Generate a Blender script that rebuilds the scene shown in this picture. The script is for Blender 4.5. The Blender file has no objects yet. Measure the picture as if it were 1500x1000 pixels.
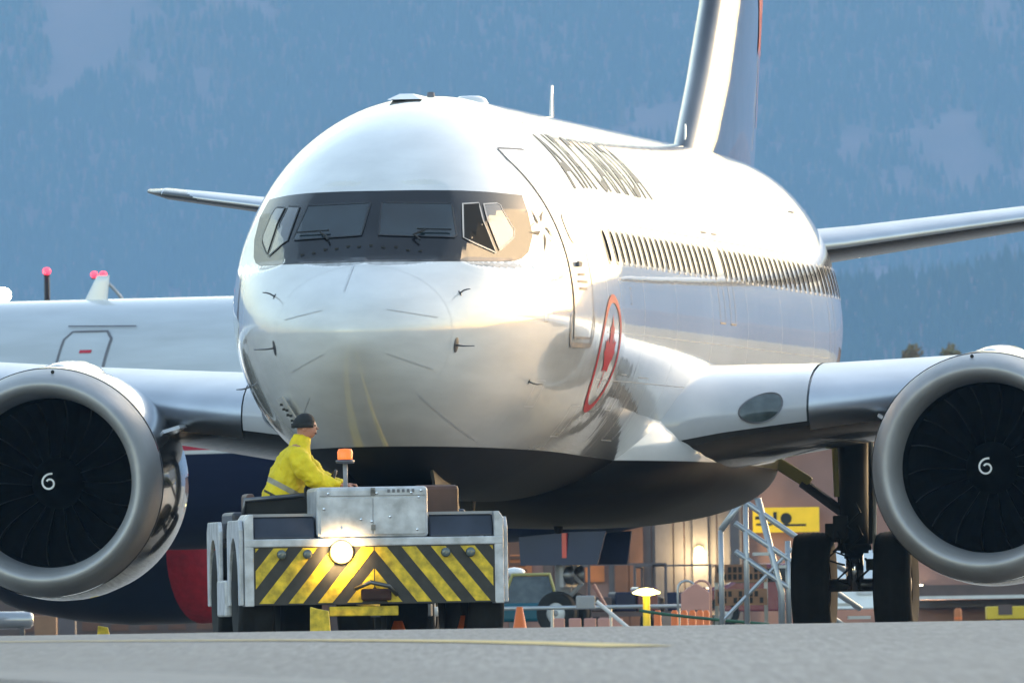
import bpy, bmesh, math, random
from mathutils import Vector, Matrix, noise
from mathutils.geometry import delaunay_2d_cdt
R = math.radians
random.seed(7)
scene = bpy.context.scene
COL = scene.collection

# ------------------------------------------------------------------ camera
CAM = Vector((22.243, -176.113, 0.25)); YAW, PIT, ROL = -0.116994, 0.0149906, -0.0154899
RIGHT = Vector((math.cos(YAW), -math.sin(YAW), 0)); AHEAD = Vector((math.sin(YAW), math.cos(YAW), 0)); UP = Vector((0, 0, 1))
_f = AHEAD * math.cos(PIT) + UP * math.sin(PIT); _u = UP * math.cos(PIT) - AHEAD * math.sin(PIT)
xr = RIGHT * math.cos(ROL) + _u * math.sin(ROL)
yu = _u * math.cos(ROL) - RIGHT * math.sin(ROL)
cd = bpy.data.cameras.new('camera'); cam = bpy.data.objects.new('camera', cd); COL.objects.link(cam)
cam.matrix_world = Matrix(((xr.x, yu.x, -_f.x, CAM.x), (xr.y, yu.y, -_f.y, CAM.y), (xr.z, yu.z, -_f.z, CAM.z), (0, 0, 0, 1)))
cd.sensor_width = 36; cd.lens = 27186 / 1500 * 36; cd.clip_start = 1; cd.clip_end = 40000
cd.dof.use_dof = True; cd.dof.focus_distance = 178.5; cd.dof.aperture_fstop = 20
scene.camera = cam

def at(s, t, z=0):                     # s metres right of the view axis, t metres ahead of the camera
    p = CAM + RIGHT * s + AHEAD * t; return Vector((p.x, p.y, z))

# ------------------------------------------------------------------ sky, sun, exposure
SUN_AZ, SUN_EL = R(32), R(11.5)         # azimuth measured from +Y towards +X
w = bpy.data.worlds.new('World'); scene.world = w; w.use_nodes = True
nt = w.node_tree; nt.nodes.clear()
sky = nt.nodes.new('ShaderNodeTexSky'); sky.sky_type = 'NISHITA'; sky.sun_disc = False
sky.sun_elevation = SUN_EL; sky.sun_rotation = SUN_AZ; sky.altitude = 400; sky.air_density = 1.15; sky.dust_density = 1.7; sky.ozone_density = .2
bg = nt.nodes.new('ShaderNodeBackground'); bg.inputs['Strength'].default_value = 0.15
wo = nt.nodes.new('ShaderNodeOutputWorld')
nt.links.new(sky.outputs[0], bg.inputs[0]); nt.links.new(bg.outputs[0], wo.inputs[0])
sd = bpy.data.lights.new('sun', 'SUN'); sd.energy = 0.11; sd.angle = R(28); sd.color = (1.0, .48, .31)
so = bpy.data.objects.new('sun', sd); COL.objects.link(so)
sdir = Vector((math.sin(SUN_AZ) * math.cos(SUN_EL), math.cos(SUN_AZ) * math.cos(SUN_EL), math.sin(SUN_EL)))
so.rotation_euler = sdir.to_track_quat('Z', 'Y').to_euler()
vs = scene.view_settings; vs.view_transform = 'Standard'; vs.look = 'None'; vs.gamma = 1; vs.use_curve_mapping = False; vs.exposure = 1.7
scene.render.engine = 'CYCLES'
scene.cycles.volume_step_rate = 1.0; scene.cycles.max_bounces = 7; scene.cycles.diffuse_bounces = 3; scene.cycles.glossy_bounces = 4; scene.cycles.volume_bounces = 1

# ------------------------------------------------------------------ materials
def mat(name, col, rough=.5, metal=0., coat=0., var=.08, vscale=3., bump=0., bscale=40., emit=None, estr=0., spec=.5, trans=0.):
    m = bpy.data.materials.new(name); m.use_nodes = True; t = m.node_tree; b = t.nodes['Principled BSDF']
    b.inputs['Roughness'].default_value = rough; b.inputs['Metallic'].default_value = metal
    b.inputs['Coat Weight'].default_value = coat; b.inputs['Coat Roughness'].default_value = .04
    b.inputs['Specular IOR Level'].default_value = spec; b.inputs['Transmission Weight'].default_value = trans
    b.inputs['Base Color'].default_value = (*col, 1)
    tc = t.nodes.new('ShaderNodeTexCoord')
    if var:
        n = t.nodes.new('ShaderNodeTexNoise'); n.inputs['Scale'].default_value = vscale; n.inputs['Detail'].default_value = 6
        r = t.nodes.new('ShaderNodeMapRange'); r.inputs[1].default_value = .3; r.inputs[2].default_value = .7
        r.inputs[3].default_value = 1 - var; r.inputs[4].default_value = 1 + var
        x = t.nodes.new('ShaderNodeVectorMath'); x.operation = 'SCALE'; x.inputs[0].default_value = col
        t.links.new(tc.outputs['Object'], n.inputs['Vector']); t.links.new(n.outputs[0], r.inputs[0])
        t.links.new(r.outputs[0], x.inputs['Scale']); t.links.new(x.outputs[0], b.inputs['Base Color'])
    if bump:
        n2 = t.nodes.new('ShaderNodeTexNoise'); n2.inputs['Scale'].default_value = bscale; n2.inputs['Detail'].default_value = 4
        bp = t.nodes.new('ShaderNodeBump'); bp.inputs['Strength'].default_value = 1; bp.inputs['Distance'].default_value = bump
        t.links.new(tc.outputs['Object'], n2.inputs['Vector']); t.links.new(n2.outputs[0], bp.inputs['Height']); t.links.new(bp.outputs[0], b.inputs['Normal'])
    if emit:
        b.inputs['Emission Color'].default_value = (*emit, 1); b.inputs['Emission Strength'].default_value = estr
    return m

def zsplit(name, bands, rough=.16, coat=1., bump=.004, blur=.004, satin=None):
    """glossy paint whose colour changes at given object heights: bands = [(z, colour below z), ..., (None, colour above)]"""
    m = mat(name, (.8, .8, .8), rough, coat=coat, var=0); t = m.node_tree; b = t.nodes['Principled BSDF']
    tc = t.nodes.new('ShaderNodeTexCoord'); sx = t.nodes.new('ShaderNodeSeparateXYZ'); t.links.new(tc.outputs['Object'], sx.inputs[0])
    sl = t.nodes.new('ShaderNodeMath'); sl.operation = 'MULTIPLY_ADD'; sl.inputs[1].default_value = .008; t.links.new(sx.outputs['Y'], sl.inputs[0]); t.links.new(sx.outputs['Z'], sl.inputs[2])
    prev = None
    for i, (z, c) in enumerate(reversed(bands)):
        if prev is None: prev = c; cur = None; continue
        mr = t.nodes.new('ShaderNodeMapRange'); mr.inputs[1].default_value = z - blur; mr.inputs[2].default_value = z + blur
        t.links.new(sl.outputs[0], mr.inputs[0])
        mx = t.nodes.new('ShaderNodeMix'); mx.data_type = 'RGBA'
        t.links.new(mr.outputs[0], mx.inputs[0]); mx.inputs[6].default_value = (*c, 1)
        if cur is None: mx.inputs[7].default_value = (*prev, 1)
        else: t.links.new(cur, mx.inputs[7])
        cur = mx.outputs[2]
    if satin is not None:       # the dark lower paint is satin, the rest glossy
        for sock, lo_, hi_ in (('Coat Weight', .0, coat), ('Roughness', .42, rough), ('Specular IOR Level', .07, .5)):
            q = t.nodes.new('ShaderNodeMapRange'); q.inputs[1].default_value = satin - blur; q.inputs[2].default_value = satin + blur; q.inputs[3].default_value = lo_; q.inputs[4].default_value = hi_
            t.links.new(sl.outputs[0], q.inputs[0]); t.links.new(q.outputs[0], b.inputs[sock])
    # faint grime streaks
    n = t.nodes.new('ShaderNodeTexNoise'); n.inputs['Scale'].default_value = 1.; n.inputs['Detail'].default_value = 7
    mp = t.nodes.new('ShaderNodeMapping'); mp.inputs['Scale'].default_value = (1.5, .5, 4); t.links.new(tc.outputs['Object'], mp.inputs[0]); t.links.new(mp.outputs[0], n.inputs[0])
    gr = t.nodes.new('ShaderNodeMapRange'); gr.inputs[1].default_value = .35; gr.inputs[2].default_value = .7; gr.inputs[3].default_value = .82; gr.inputs[4].default_value = 1.02
    t.links.new(n.outputs[0], gr.inputs[0])
    sc = t.nodes.new('ShaderNodeVectorMath'); sc.operation = 'SCALE'; t.links.new(cur, sc.inputs[0]); t.links.new(gr.outputs[0], sc.inputs['Scale']); t.links.new(sc.outputs[0], b.inputs['Base Color'])
    if bump:      # slightly uneven skin between frames
        n2 = t.nodes.new('ShaderNodeTexNoise'); n2.inputs['Scale'].default_value = 1.0; n2.inputs['Detail'].default_value = 2
        m2 = t.nodes.new('ShaderNodeMapping'); m2.inputs['Scale'].default_value = (1.3, 2.6, 1.5); t.links.new(tc.outputs['Object'], m2.inputs[0]); t.links.new(m2.outputs[0], n2.inputs[0])
        bp = t.nodes.new('ShaderNodeBump'); bp.inputs['Strength'].default_value = .6; bp.inputs['Distance'].default_value = bump
        t.links.new(n2.outputs[0], bp.inputs['Height']); t.links.new(bp.outputs[0], b.inputs['Normal']); t.links.new(bp.outputs[0], b.inputs['Coat Normal'])
    return m

M = {}
WHITE = (.82, .815, .81)
M['fus'] = zsplit('white_and_black_fuselage_paint', [(1.955, (.007, .007, .0075)), (None, WHITE)], satin=1.955)
M['white'] = mat('white_gloss_paint', WHITE, .18, coat=1, var=.03)
M['mask'] = mat('black_mask_paint', (.008, .008, .010), .22, var=.25, spec=.27)
M['glass'] = mat('cockpit_glass', (.010, .018, .022), .04, var=.6, vscale=2.2, spec=.6)
M['dark_open'] = mat('dark_interior', (.004, .004, .004), .9, var=.3)
M['pane_side'] = mat('side_window_glass', (.05, .05, .055), .08, var=.1, spec=1.)
M['seam'] = mat('seam_grey', (.16, .16, .18), .5)
M['seam_light'] = mat('panel_joint', (.60, .60, .62), .3)
M['alu'] = mat('bare_aluminium', (.72, .73, .75), .40, metal=1, var=.06, vscale=2, bump=.0008, bscale=8)
M['lip'] = mat('satin_inlet_lip', (.44, .44, .45), .45, metal=.35, var=.12, vscale=3)
M['cowl'] = mat('dark_gloss_cowl', (.12, .12, .13), .12, metal=.75, coat=1, var=.05)
M['cowlw'] = mat('pale_grey_cowl', (.55, .55, .57), .2, coat=1, var=.05)
M['black'] = mat('matte_black', (.012, .012, .012), .6, var=.3)
M['barrel'] = mat('inlet_barrel', (.003, .003, .003), .8, spec=.05)  # pale grey barrel blackened: shade deep in the inlet put into its colour
M['blade'] = mat('carbon_fan_blade', (.003, .003, .0035), .6, spec=.08)
M['blade_edge'] = mat('titanium_edge', (.16, .155, .15), .4, metal=1)
M['rubber'] = mat('tyre_rubber', (.010, .010, .011), .85, var=.3, vscale=8)
M['grey_dark'] = mat('dark_grey_wing', (.045, .047, .05), .25, coat=.5)
M['grey_mid'] = mat('mid_grey_paint', (.28, .28, .30), .35)
M['grey_light'] = mat('pale_grey_paint', (.60, .61, .63), .35, coat=.4)
M['fin'] = mat('black_fin_paint', (.03, .03, .035), .10, coat=1, var=.1, bump=.03, bscale=.55)
M['red'] = mat('red_paint', (.52, .012, .03), .25, coat=.8)
M['letter'] = mat('glare_greyed_letter_paint', (.10, .10, .12), .3, spec=.02)  # black lettering lightened to grey: the glare over it is in the colour
M['decal_red'] = mat('red_marking', (.50, .010, .028), .35, spec=.22)
M['primer'] = mat('yellow_green_primer', (.50, .47, .16), .5)
M['steel'] = mat('oily_steel', (.16, .16, .17), .4, metal=.9, var=.3)
M['chrome'] = mat('chrome_oleo', (.8, .8, .82), .12, metal=1)
M['lens_grey'] = mat('grey_lens', (.08, .10, .10), .08, var=.4, vscale=6, spec=.9)
M['swirl'] = mat('white_swirl_paint', (.85, .85, .85), .4)

# ------------------------------------------------------------------ mesh helpers
class MB:
    def __init__(s): s.v = []; s.f = []; s.mi = []
    def add(s, vs, fs, mi=0):
        o = len(s.v); s.v += [tuple(p) for p in vs]; s.f += [tuple(i + o for i in f) for f in fs]; s.mi += [mi] * len(fs); return s
    def box(s, c, d, M3=None, mi=0):
        hx, hy, hz = d[0] / 2, d[1] / 2, d[2] / 2; vs = []
        for x, y, z in ((-1, -1, -1), (1, -1, -1), (1, 1, -1), (-1, 1, -1), (-1, -1, 1), (1, -1, 1), (1, 1, 1), (-1, 1, 1)):
            p = Vector((x * hx, y * hy, z * hz))
            if M3: p = M3 @ p
            vs.append(p + Vector(c))
        return s.add(vs, [(0, 3, 2, 1), (4, 5, 6, 7), (0, 1, 5, 4), (1, 2, 6, 5), (2, 3, 7, 6), (3, 0, 4, 7)], mi)
    def b(s, x0, x1, y0, y1, z0, z1, mi=0): return s.box(((x0 + x1) / 2, (y0 + y1) / 2, (z0 + z1) / 2), (x1 - x0, y1 - y0, z1 - z0), None, mi)
    def loft(s, rings, closed=True, cap0=False, cap1=False, mi=0):
        n = len(rings[0]); vs = [p for r in rings for p in r]; fs = []
        for i in range(len(rings) - 1):
            for j in range(n if closed else n - 1):
                k = (j + 1) % n; fs.append((i * n + j, i * n + k, (i + 1) * n + k, (i + 1) * n + j))
        if cap0: fs.append(tuple(reversed(range(n))))
        if cap1: fs.append(tuple(range((len(rings) - 1) * n, len(rings) * n)))
        return s.add(vs, fs, mi)
    def tube(s, pts, r, n=8, caps=True, mi=0):
        pts = [Vector(p) for p in pts]; rs = r if isinstance(r, (list, tuple)) else [r] * len(pts); rings = []
        d0 = (pts[1] - pts[0]).normalized(); ref = Vector((0, 0, 1)) if abs(d0.z) < .9 else Vector((1, 0, 0))
        for i, p in enumerate(pts):
            d = (pts[min(i + 1, len(pts) - 1)] - pts[max(i - 1, 0)]).normalized()
            a = d.cross(ref).normalized(); bb = a.cross(d).normalized(); ref = bb
            rings.append([p + (a * math.cos(q) + bb * math.sin(q)) * rs[i] for q in (2 * math.pi * k / n for k in range(n))])
        return s.loft(rings, True, caps, caps, mi)
    def lathe(s, prof, c, axis='Y', n=48, closed=False, mi=0):
        """prof = [(radius, position along axis)]"""
        rings = []
        for r, h in prof:
            ring = []
            for k in range(n):
                q = 2 * math.pi * k / n; a, bb = r * math.cos(q), r * math.sin(q)
                if axis == 'Y': ring.append((c[0] + a, c[1] + h, c[2] + bb))
                elif axis == 'Z': ring.append((c[0] + a, c[1] + bb, c[2] + h))
                else: ring.append((c[0] + h, c[1] + a, c[2] + bb))
            rings.append(ring)
        return s.loft(rings, True, not closed and prof[0][0] > 1e-4 and False, False, mi)
    def prism(s, poly, y0, y1, axis='Y', mi=0):
        n = len(poly); mk = (lambda a, b2, h: (a, h, b2)) if axis == 'Y' else ((lambda a, b2, h: (h, a, b2)) if axis == 'X' else (lambda a, b2, h: (a, b2, h)))
        return s.loft([[mk(a, b2, y0) for a, b2 in poly], [mk(a, b2, y1) for a, b2 in poly]], True, True, True, mi)
    def mirror(s):
        m = MB(); m.v = [(-x, y, z) for x, y, z in s.v]; m.f = [tuple(reversed(f)) for f in s.f]; m.mi = list(s.mi); return m
    def build(s, name, mat_, parent=None, smooth=False, bevel=0, angle=None):
        me = bpy.data.meshes.new(name); me.from_pydata(s.v, [], s.f)
        ms = mat_ if isinstance(mat_, (list, tuple)) else [mat_]
        for q in ms: me.materials.append(M[q] if isinstance(q, str) else q)
        if len(ms) > 1: me.polygons.foreach_set('material_index', s.mi)
        bm = bmesh.new(); bm.from_mesh(me); bmesh.ops.recalc_face_normals(bm, faces=bm.faces); bm.to_mesh(me); bm.free()
        if smooth or angle:
            me.polygons.foreach_set('use_smooth', [True] * len(me.polygons))
            if angle:
                try: me.set_sharp_from_angle(angle=R(angle))
                except Exception: pass
        o = bpy.data.objects.new(name, me); COL.objects.link(o)
        if parent: o.parent = parent
        if bevel:
            bv = o.modifiers.new('bevel', 'BEVEL'); bv.width = bevel; bv.segments = 2; bv.limit_method = 'ANGLE'; bv.angle_limit = R(40)
        return o

def tag(o, label=None, cat=None, group=None, kind=None):
    if label: o['label'] = label
    if cat: o['category'] = cat
    if group: o['group'] = group
    if kind: o['kind'] = kind
    return o
def thing(name, label, cat, loc=(0, 0, 0), rz=0, group=None):
    o = bpy.data.objects.new(name, None); COL.objects.link(o); o.location = loc; o.rotation_euler = (0, 0, rz); o.empty_display_size = .3
    return tag(o, label, cat, group)
def sub(name, parent, loc=(0, 0, 0)):
    o = bpy.data.objects.new(name, None); COL.objects.link(o); o.parent = parent; o.location = loc; return o
def copy_tree(o, parent=None):
    c = o.copy(); COL.objects.link(c); c.parent = parent
    for ch in list(o.children): copy_tree(ch, c)
    return c
def lerp(a, b, t): return a + (b - a) * t
def pchip(xs, ys):
    n=len(xs); h=[xs[i+1]-xs[i] for i in range(n-1)]; d=[(ys[i+1]-ys[i])/h[i] for i in range(n-1)]
    m=[0.0]*n; m[0]=d[0]; m[-1]=d[-1]
    for i in range(1,n-1):
        if d[i-1]*d[i]>0:
            w1=2*h[i]+h[i-1]; w2=h[i]+2*h[i-1]; m[i]=(w1+w2)/(w1/d[i-1]+w2/d[i])
    def f(x):
        if x<=xs[0]: return ys[0]
        if x>=xs[-1]: return ys[-1]
        lo,hi=0,n-1
        while hi-lo>1:
            k=(lo+hi)//2
            if xs[k]<=x: lo=k
            else: hi=k
        t=(x-xs[lo])/h[lo]; t2=t*t; t3=t2*t
        return (2*t3-3*t2+1)*ys[lo]+(t3-2*t2+t)*h[lo]*m[lo]+(-2*t3+3*t2)*ys[hi]+(t3-t2)*h[lo]*m[hi]
    return f
# stations run aft from the radome tip (metres); z is height above the apron
ST=[0,.03,.1,.3,.6,1.0,1.4,2.0,2.6,3.2,4.0,5.0,6.0,7.0,27,29,31,33,35,37,38.3]
def rounded(ys):                           # drawn against the square root of the station so that the tip is round
    g=pchip([math.sqrt(q) for q in ST],ys); return lambda y: g(math.sqrt(max(y,0.0)))
def tabulated(f, sm=.28):
    # smooth the drawn profile and tabulate it finely
    n=2000; tb=[]
    for i in range(n+1):
        y=8.0*i/n; h=min(sm,max(0.0,y-.02)*.62)
        tb.append(sum(f(y+h*k/6)*w for k,w in zip(range(-6,7),(1,3,6,10,14,17,18,17,14,10,6,3,1)))/120.0 if h>0 else f(y))
    def g(y):
        if y>=8 or y<0: return f(y)
        q=y*n/8.0; i=min(int(q),n-1); return tb[i]+(tb[i+1]-tb[i])*(q-i)
    return g
TOP=tabulated(rounded([3.03,3.15,3.235,3.38,3.53,3.70,3.89,4.25,4.60,4.87,5.14,5.34,5.43,5.46,5.46,5.46,5.45,5.40,5.27,5.05,4.80]))
BOT=tabulated(rounded([3.03,2.89,2.79,2.60,2.39,2.17,2.00,1.81,1.68,1.59,1.52,1.47,1.45,1.45,1.45,1.60,2.05,2.65,3.30,3.92,4.35]))
WID=tabulated(rounded([0,.14,.25,.45,.66,.88,1.06,1.27,1.43,1.55,1.67,1.775,1.845,1.88,1.88,1.82,1.62,1.30,.92,.52,.20]))
MID=tabulated(rounded([3.03,3.03,3.03,3.04,3.05,3.07,3.10,3.16,3.20,3.24,3.27,3.30,3.30,3.30,3.30,3.35,3.55,3.85,4.20,4.48,4.57]))
PLANES=[]                                   # flats of the windscreen, filled below
def inside(x,y,z,planes=True):
    w=WID(y); zm=MID(y); h=(TOP(y)-zm) if z>=zm else (zm-BOT(y))
    if w<=1e-6 or h<=1e-6: return False
    if (x/w)**2+((z-zm)/h)**2>1: return False
    if planes:
        for n,d in PLANES:
            if n[0]*abs(x)+n[1]*y+n[2]*z>d+max(0.0,3.75-z)**2*14.0+max(0.0,z-4.5): return False
    return True
def front_y(x,z):
    lo,hi=0.0,9.0
    if not inside(x,hi,z): return None
    for _ in range(40):
        m=(lo+hi)/2
        if inside(x,m,z): hi=m
        else: lo=m
    return hi
def side_x(y,z):
    lo,hi=0.0,2.0
    for _ in range(36):
        m=(lo+hi)/2
        if inside(m,y,z): lo=m
        else: hi=m
    return lo
def sect(y,t):                              # t: 0 = crown, +pi/2 = port side, pi = keel
    w=WID(y); zm=MID(y); s,c=math.sin(t),math.cos(t); h=(TOP(y)-zm) if c>=0 else (zm-BOT(y))
    x,z=w*s,zm+h*c
    if .9<y<5 and z>3.2 and not inside(x*.9999,y,zm+(z-zm)*.9999):
        lo,hi=0.0,1.0                       # pull the point towards the section centre until it lies on the flat
        for _ in range(22):
            m=(lo+hi)/2
            if inside(x*m,y,zm+(z-zm)*m): lo=m
            else: hi=m
        x,z=x*lo,zm+(z-zm)*lo
    return x,z
def base_normal(x,z):
    e=.01; y0=front_y(x,z); dx=(front_y(x+e,z)-front_y(x-e,z))/(2*e); dz=(front_y(x,z+e)-front_y(x,z-e))/(2*e)
    n=(dx,-1.0,dz); l=math.sqrt(dx*dx+1+dz*dz); return (n[0]/l,n[1]/l,n[2]/l),(x,y0,z)
def nrm(v):
    l=math.sqrt(sum(q*q for q in v)); return tuple(q/l for q in v)
for _x, _z, _d, _t in ((.42, 4.05, .035, None), (1.20, 4.02, .07, (.905, -.315, .295))):
    _n, _p = base_normal(_x, _z); _n = nrm(_t) if _t else _n; PLANES.append((_n, sum(a * b for a, b in zip(_n, _p)) - _d))
def front_pt(x, z, off=0.):
    y = front_y(x, z); e = .004
    a, b = front_y(x + e, z), front_y(x - e, z); c, d = front_y(x, z + e), front_y(x, z - e)
    dx = (a - b) / (2 * e) if a is not None and b is not None else 0; dz = (c - d) / (2 * e) if c is not None and d is not None else 0
    n = Vector((dx, -1, dz)).normalized(); return Vector((x, y, z)) + n * off, n
def side_pt(y, z, off=0., sgn=1):
    x = side_x(y, z); e = .01
    dy = (side_x(y + e, z) - side_x(y - e, z)) / (2 * e); dz = (side_x(y, z + e) - side_x(y, z - e)) / (2 * e)
    n = Vector((1, -dy, -dz)).normalized(); p = Vector((x, y, z)) + n * off
    if sgn < 0: p.x = -p.x; n.x = -n.x
    return p, n
def dense(path, h, close=False):
    out = []; pts = list(path) + ([path[0]] if close else [])
    for a, b in zip(pts[:-1], pts[1:]):
        k = max(1, int(math.hypot(b[0] - a[0], b[1] - a[1]) / h))
        for i in range(k): out.append((lerp(a[0], b[0], i / k), lerp(a[1], b[1], i / k)))
    if not close: out.append(pts[-1])
    return out
def ribbon(mb, pn, width, close=False, mi=0):
    """flat strip laid along surface points: pn = [(point, normal)]"""
    L = []; Rr = []; n = len(pn)
    for i, (p, nn) in enumerate(pn):
        a = pn[(i - 1) % n][0] if (close or i > 0) else p; b = pn[(i + 1) % n][0] if (close or i < n - 1) else p
        t = (b - a).normalized(); sdv = nn.cross(t).normalized() * width / 2; L.append(p - sdv); Rr.append(p + sdv)
    fs = [(i, (i + 1) % n, n + (i + 1) % n, n + i) for i in range(n if close else n - 1)]
    return mb.add(L + Rr, fs, mi)
def pip(x, y, poly):
    c = False; j = len(poly) - 1
    for i in range(len(poly)):
        if (poly[i][1] > y) != (poly[j][1] > y) and x < (poly[j][0] - poly[i][0]) * (y - poly[i][1]) / (poly[j][1] - poly[i][1]) + poly[i][0]: c = not c
        j = i
    return c
def patch(mb, poly, h, fn, mi=0):
    """fill a 2-D outline with a fine triangle sheet and lay it on a surface with fn(a, b) -> point"""
    P = dense(poly, h, True); n = len(P); V = [Vector(p) for p in P]; E = [(i, (i + 1) % n) for i in range(n)]
    x0, x1 = min(p[0] for p in P), max(p[0] for p in P); z0, z1 = min(p[1] for p in P), max(p[1] for p in P)
    a = x0 + h / 2
    while a < x1:
        b = z0 + h / 2
        while b < z1:
            if pip(a, b, P) and min((a - p[0]) ** 2 + (b - p[1]) ** 2 for p in P) > (h * .45) ** 2: V.append(Vector((a, b)))
            b += h
        a += h
    r = delaunay_2d_cdt(V, E, [list(range(n))], 1, 1e-6)
    return mb.add([fn(p.x, p.y) for p in r[0]], r[2], mi)
# ------------------------------------------------------------------ ground
GP = pchip([-400, 0, 30, 60, 80, 100, 118, 130, 142, 158, 400], [-2.4, -1.30, -.55, .035, .10, .165, .197, .195, .14, 0, 0])
def ground_z(s, t): return GP(t)
def sheet(name, tt, ss, zf, m, dz=0., kind='structure'):
    mb = MB(); V = []; F = []
    for t in tt:
        for s in ss: V.append(at(s, t, zf(s, t) + dz))
    n = len(ss)
    for i in range(len(tt) - 1):
        for j in range(n - 1): F.append((i * n + j, i * n + j + 1, (i + 1) * n + j + 1, (i + 1) * n + j))
    mb.add(V, F); o = mb.build(name, m, smooth=True); o['kind'] = kind; return o
def asphalt():
    m = mat('asphalt', (.10, .10, .105), .55, var=0); t = m.node_tree; b = t.nodes['Principled BSDF']; b.inputs['Roughness'].default_value = .52
    tc = t.nodes.new('ShaderNodeTexCoord'); L = t.links
    def nz(sc, det, mp=None):
        n = t.nodes.new('ShaderNodeTexNoise'); n.inputs['Scale'].default_value = sc; n.inputs['Detail'].default_value = det
        if mp:        # grain stretched along the view direction: coarse one way, fine the other
            cx = t.nodes.new('ShaderNodeCombineXYZ')
            for i, d_ in enumerate((RIGHT * mp[0], AHEAD * mp[1])):
                q = t.nodes.new('ShaderNodeVectorMath'); q.operation = 'DOT_PRODUCT'; q.inputs[1].default_value = d_; L.new(tc.outputs['Object'], q.inputs[0]); L.new(q.outputs['Value'], cx.inputs[i])
            L.new(cx.outputs[0], n.inputs[0])
        else: L.new(tc.outputs['Object'], n.inputs[0])
        return n.outputs[0]
    a = nz(26., 3, (1, .014, 1)); c = nz(.5, 6, (1, .05, 1)); v = nz(75, 2, (1, .012, 1))
    r1 = t.nodes.new('ShaderNodeMapRange'); r1.inputs[1].default_value = .3; r1.inputs[2].default_value = .7; r1.inputs[3].default_value = .42; r1.inputs[4].default_value = 1.58; L.new(a, r1.inputs[0])
    r2 = t.nodes.new('ShaderNodeMapRange'); r2.inputs[1].default_value = .3; r2.inputs[2].default_value = .7; r2.inputs[3].default_value = .72; r2.inputs[4].default_value = 1.25; L.new(c, r2.inputs[0])
    r3 = t.nodes.new('ShaderNodeMapRange'); r3.inputs[1].default_value = .35; r3.inputs[2].default_value = .75; r3.inputs[3].default_value = .75; r3.inputs[4].default_value = 1.7; L.new(v, r3.inputs[0])
    m1 = t.nodes.new('ShaderNodeMath'); m1.operation = 'MULTIPLY'; L.new(r1.outputs[0], m1.inputs[0]); L.new(r2.outputs[0], m1.inputs[1])
    m2 = t.nodes.new('ShaderNodeMath'); m2.operation = 'MULTIPLY'; L.new(m1.outputs[0], m2.inputs[0]); L.new(r3.outputs[0], m2.inputs[1])
    x = t.nodes.new('ShaderNodeVectorMath'); x.operation = 'SCALE'; x.inputs[0].default_value = (.100, .096, .098); L.new(m2.outputs[0], x.inputs['Scale']); L.new(x.outputs[0], b.inputs['Base Color'])
    bp = t.nodes.new('ShaderNodeBump'); bp.inputs['Distance'].default_value = .004; bp.inputs['Strength'].default_value = .5; L.new(a, bp.inputs['Height']); L.new(bp.outputs[0], b.inputs['Normal'])
    return m
M['asphalt'] = asphalt()
TT = [-300, -200, -100, 0, 15, 30] + [35 + 2.5 * i for i in range(56)] + [180, 200, 240, 300, 400, 600, 1000, 2000, 4000, 7000, 10000, 16300]
SS = [-7000, -4000, -1500, -500, -150, -60, -30, -20, -10, -5, 0, 5, 10, 20, 30, 60, 150, 500, 1500, 4000, 7000]
sheet('apron_ground', TT, SS, ground_z, 'asphalt')
M['line'] = mat('yellow_line_paint', (.62, .42, .06), .5, var=.3, vscale=14)
M['pale'] = mat('pale_concrete', (.30, .29, .27), .7, var=.25, vscale=9, bump=.004, bscale=60)
def ground_ribbon(name, pts, width, m, dz=.005, step=.6):
    P = []
    for a, b in zip(pts[:-1], pts[1:]):
        k = max(1, int(math.hypot(b[0] - a[0], b[1] - a[1]) / step))
        P += [(lerp(a[0], b[0], i / k), lerp(a[1], b[1], i / k)) for i in range(k)]
    P.append(pts[-1]); mb = MB()
    ribbon(mb, [(at(s, t, ground_z(s, t) + dz), Vector((0, 0, 1))) for s, t in P], width)
    o = mb.build(name, m); o['kind'] = 'structure'; return o
ground_ribbon('taxi_line', [(.56, 85), (.30, 88), (-.10, 91.5), (-.56, 94.5), (-1.05, 97), (-1.6, 99), (-2.3, 101), (-3.2, 103)], .34, 'line')
ground_ribbon('stand_line', [(-7, 140), (-5.4, 165), (-2.1, 180), (4.6, 230)], .3, 'line')
ground_ribbon('pavement_edge', [(-3.6, 76), (-1.9, 70.5), (-1.05, 63), (-.9, 58), (-.8, 50)], .9, 'pale')

# ------------------------------------------------------------------ the towed airliner
plane = thing('airliner', 'white airliner with black cockpit mask and black belly being towed towards the viewer', 'airplane')
NR = 176
def fuselage_mesh():
    ys = [.004, .012, .025, .045, .07, .1, .14, .19, .25] + [.3 + .028 * i for i in range(118)]
    y = ys[-1]
    while y < 7: y += .12; ys.append(y)
    while y < 27: y += .5; ys.append(min(y, 27))
    ys += [28, 29, 30, 31, 32, 33, 34, 35, 36, 37, 37.7, 38.3]
    rings = []
    for y in ys:
        rings.append([(sect(y, 2 * math.pi * k / NR)[0], y, sect(y, 2 * math.pi * k / NR)[1]) for k in range(NR)])
    mb = MB().loft(rings, True, False, True)
    c = len(mb.v); mb.v.append((0, 0, 3.03)); mb.f += [(c, (k + 1) % NR, k) for k in range(NR)]; mb.mi += [0] * NR
    return mb
fus = fuselage_mesh().build('fuselage', 'fus', plane, angle=9)

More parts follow.
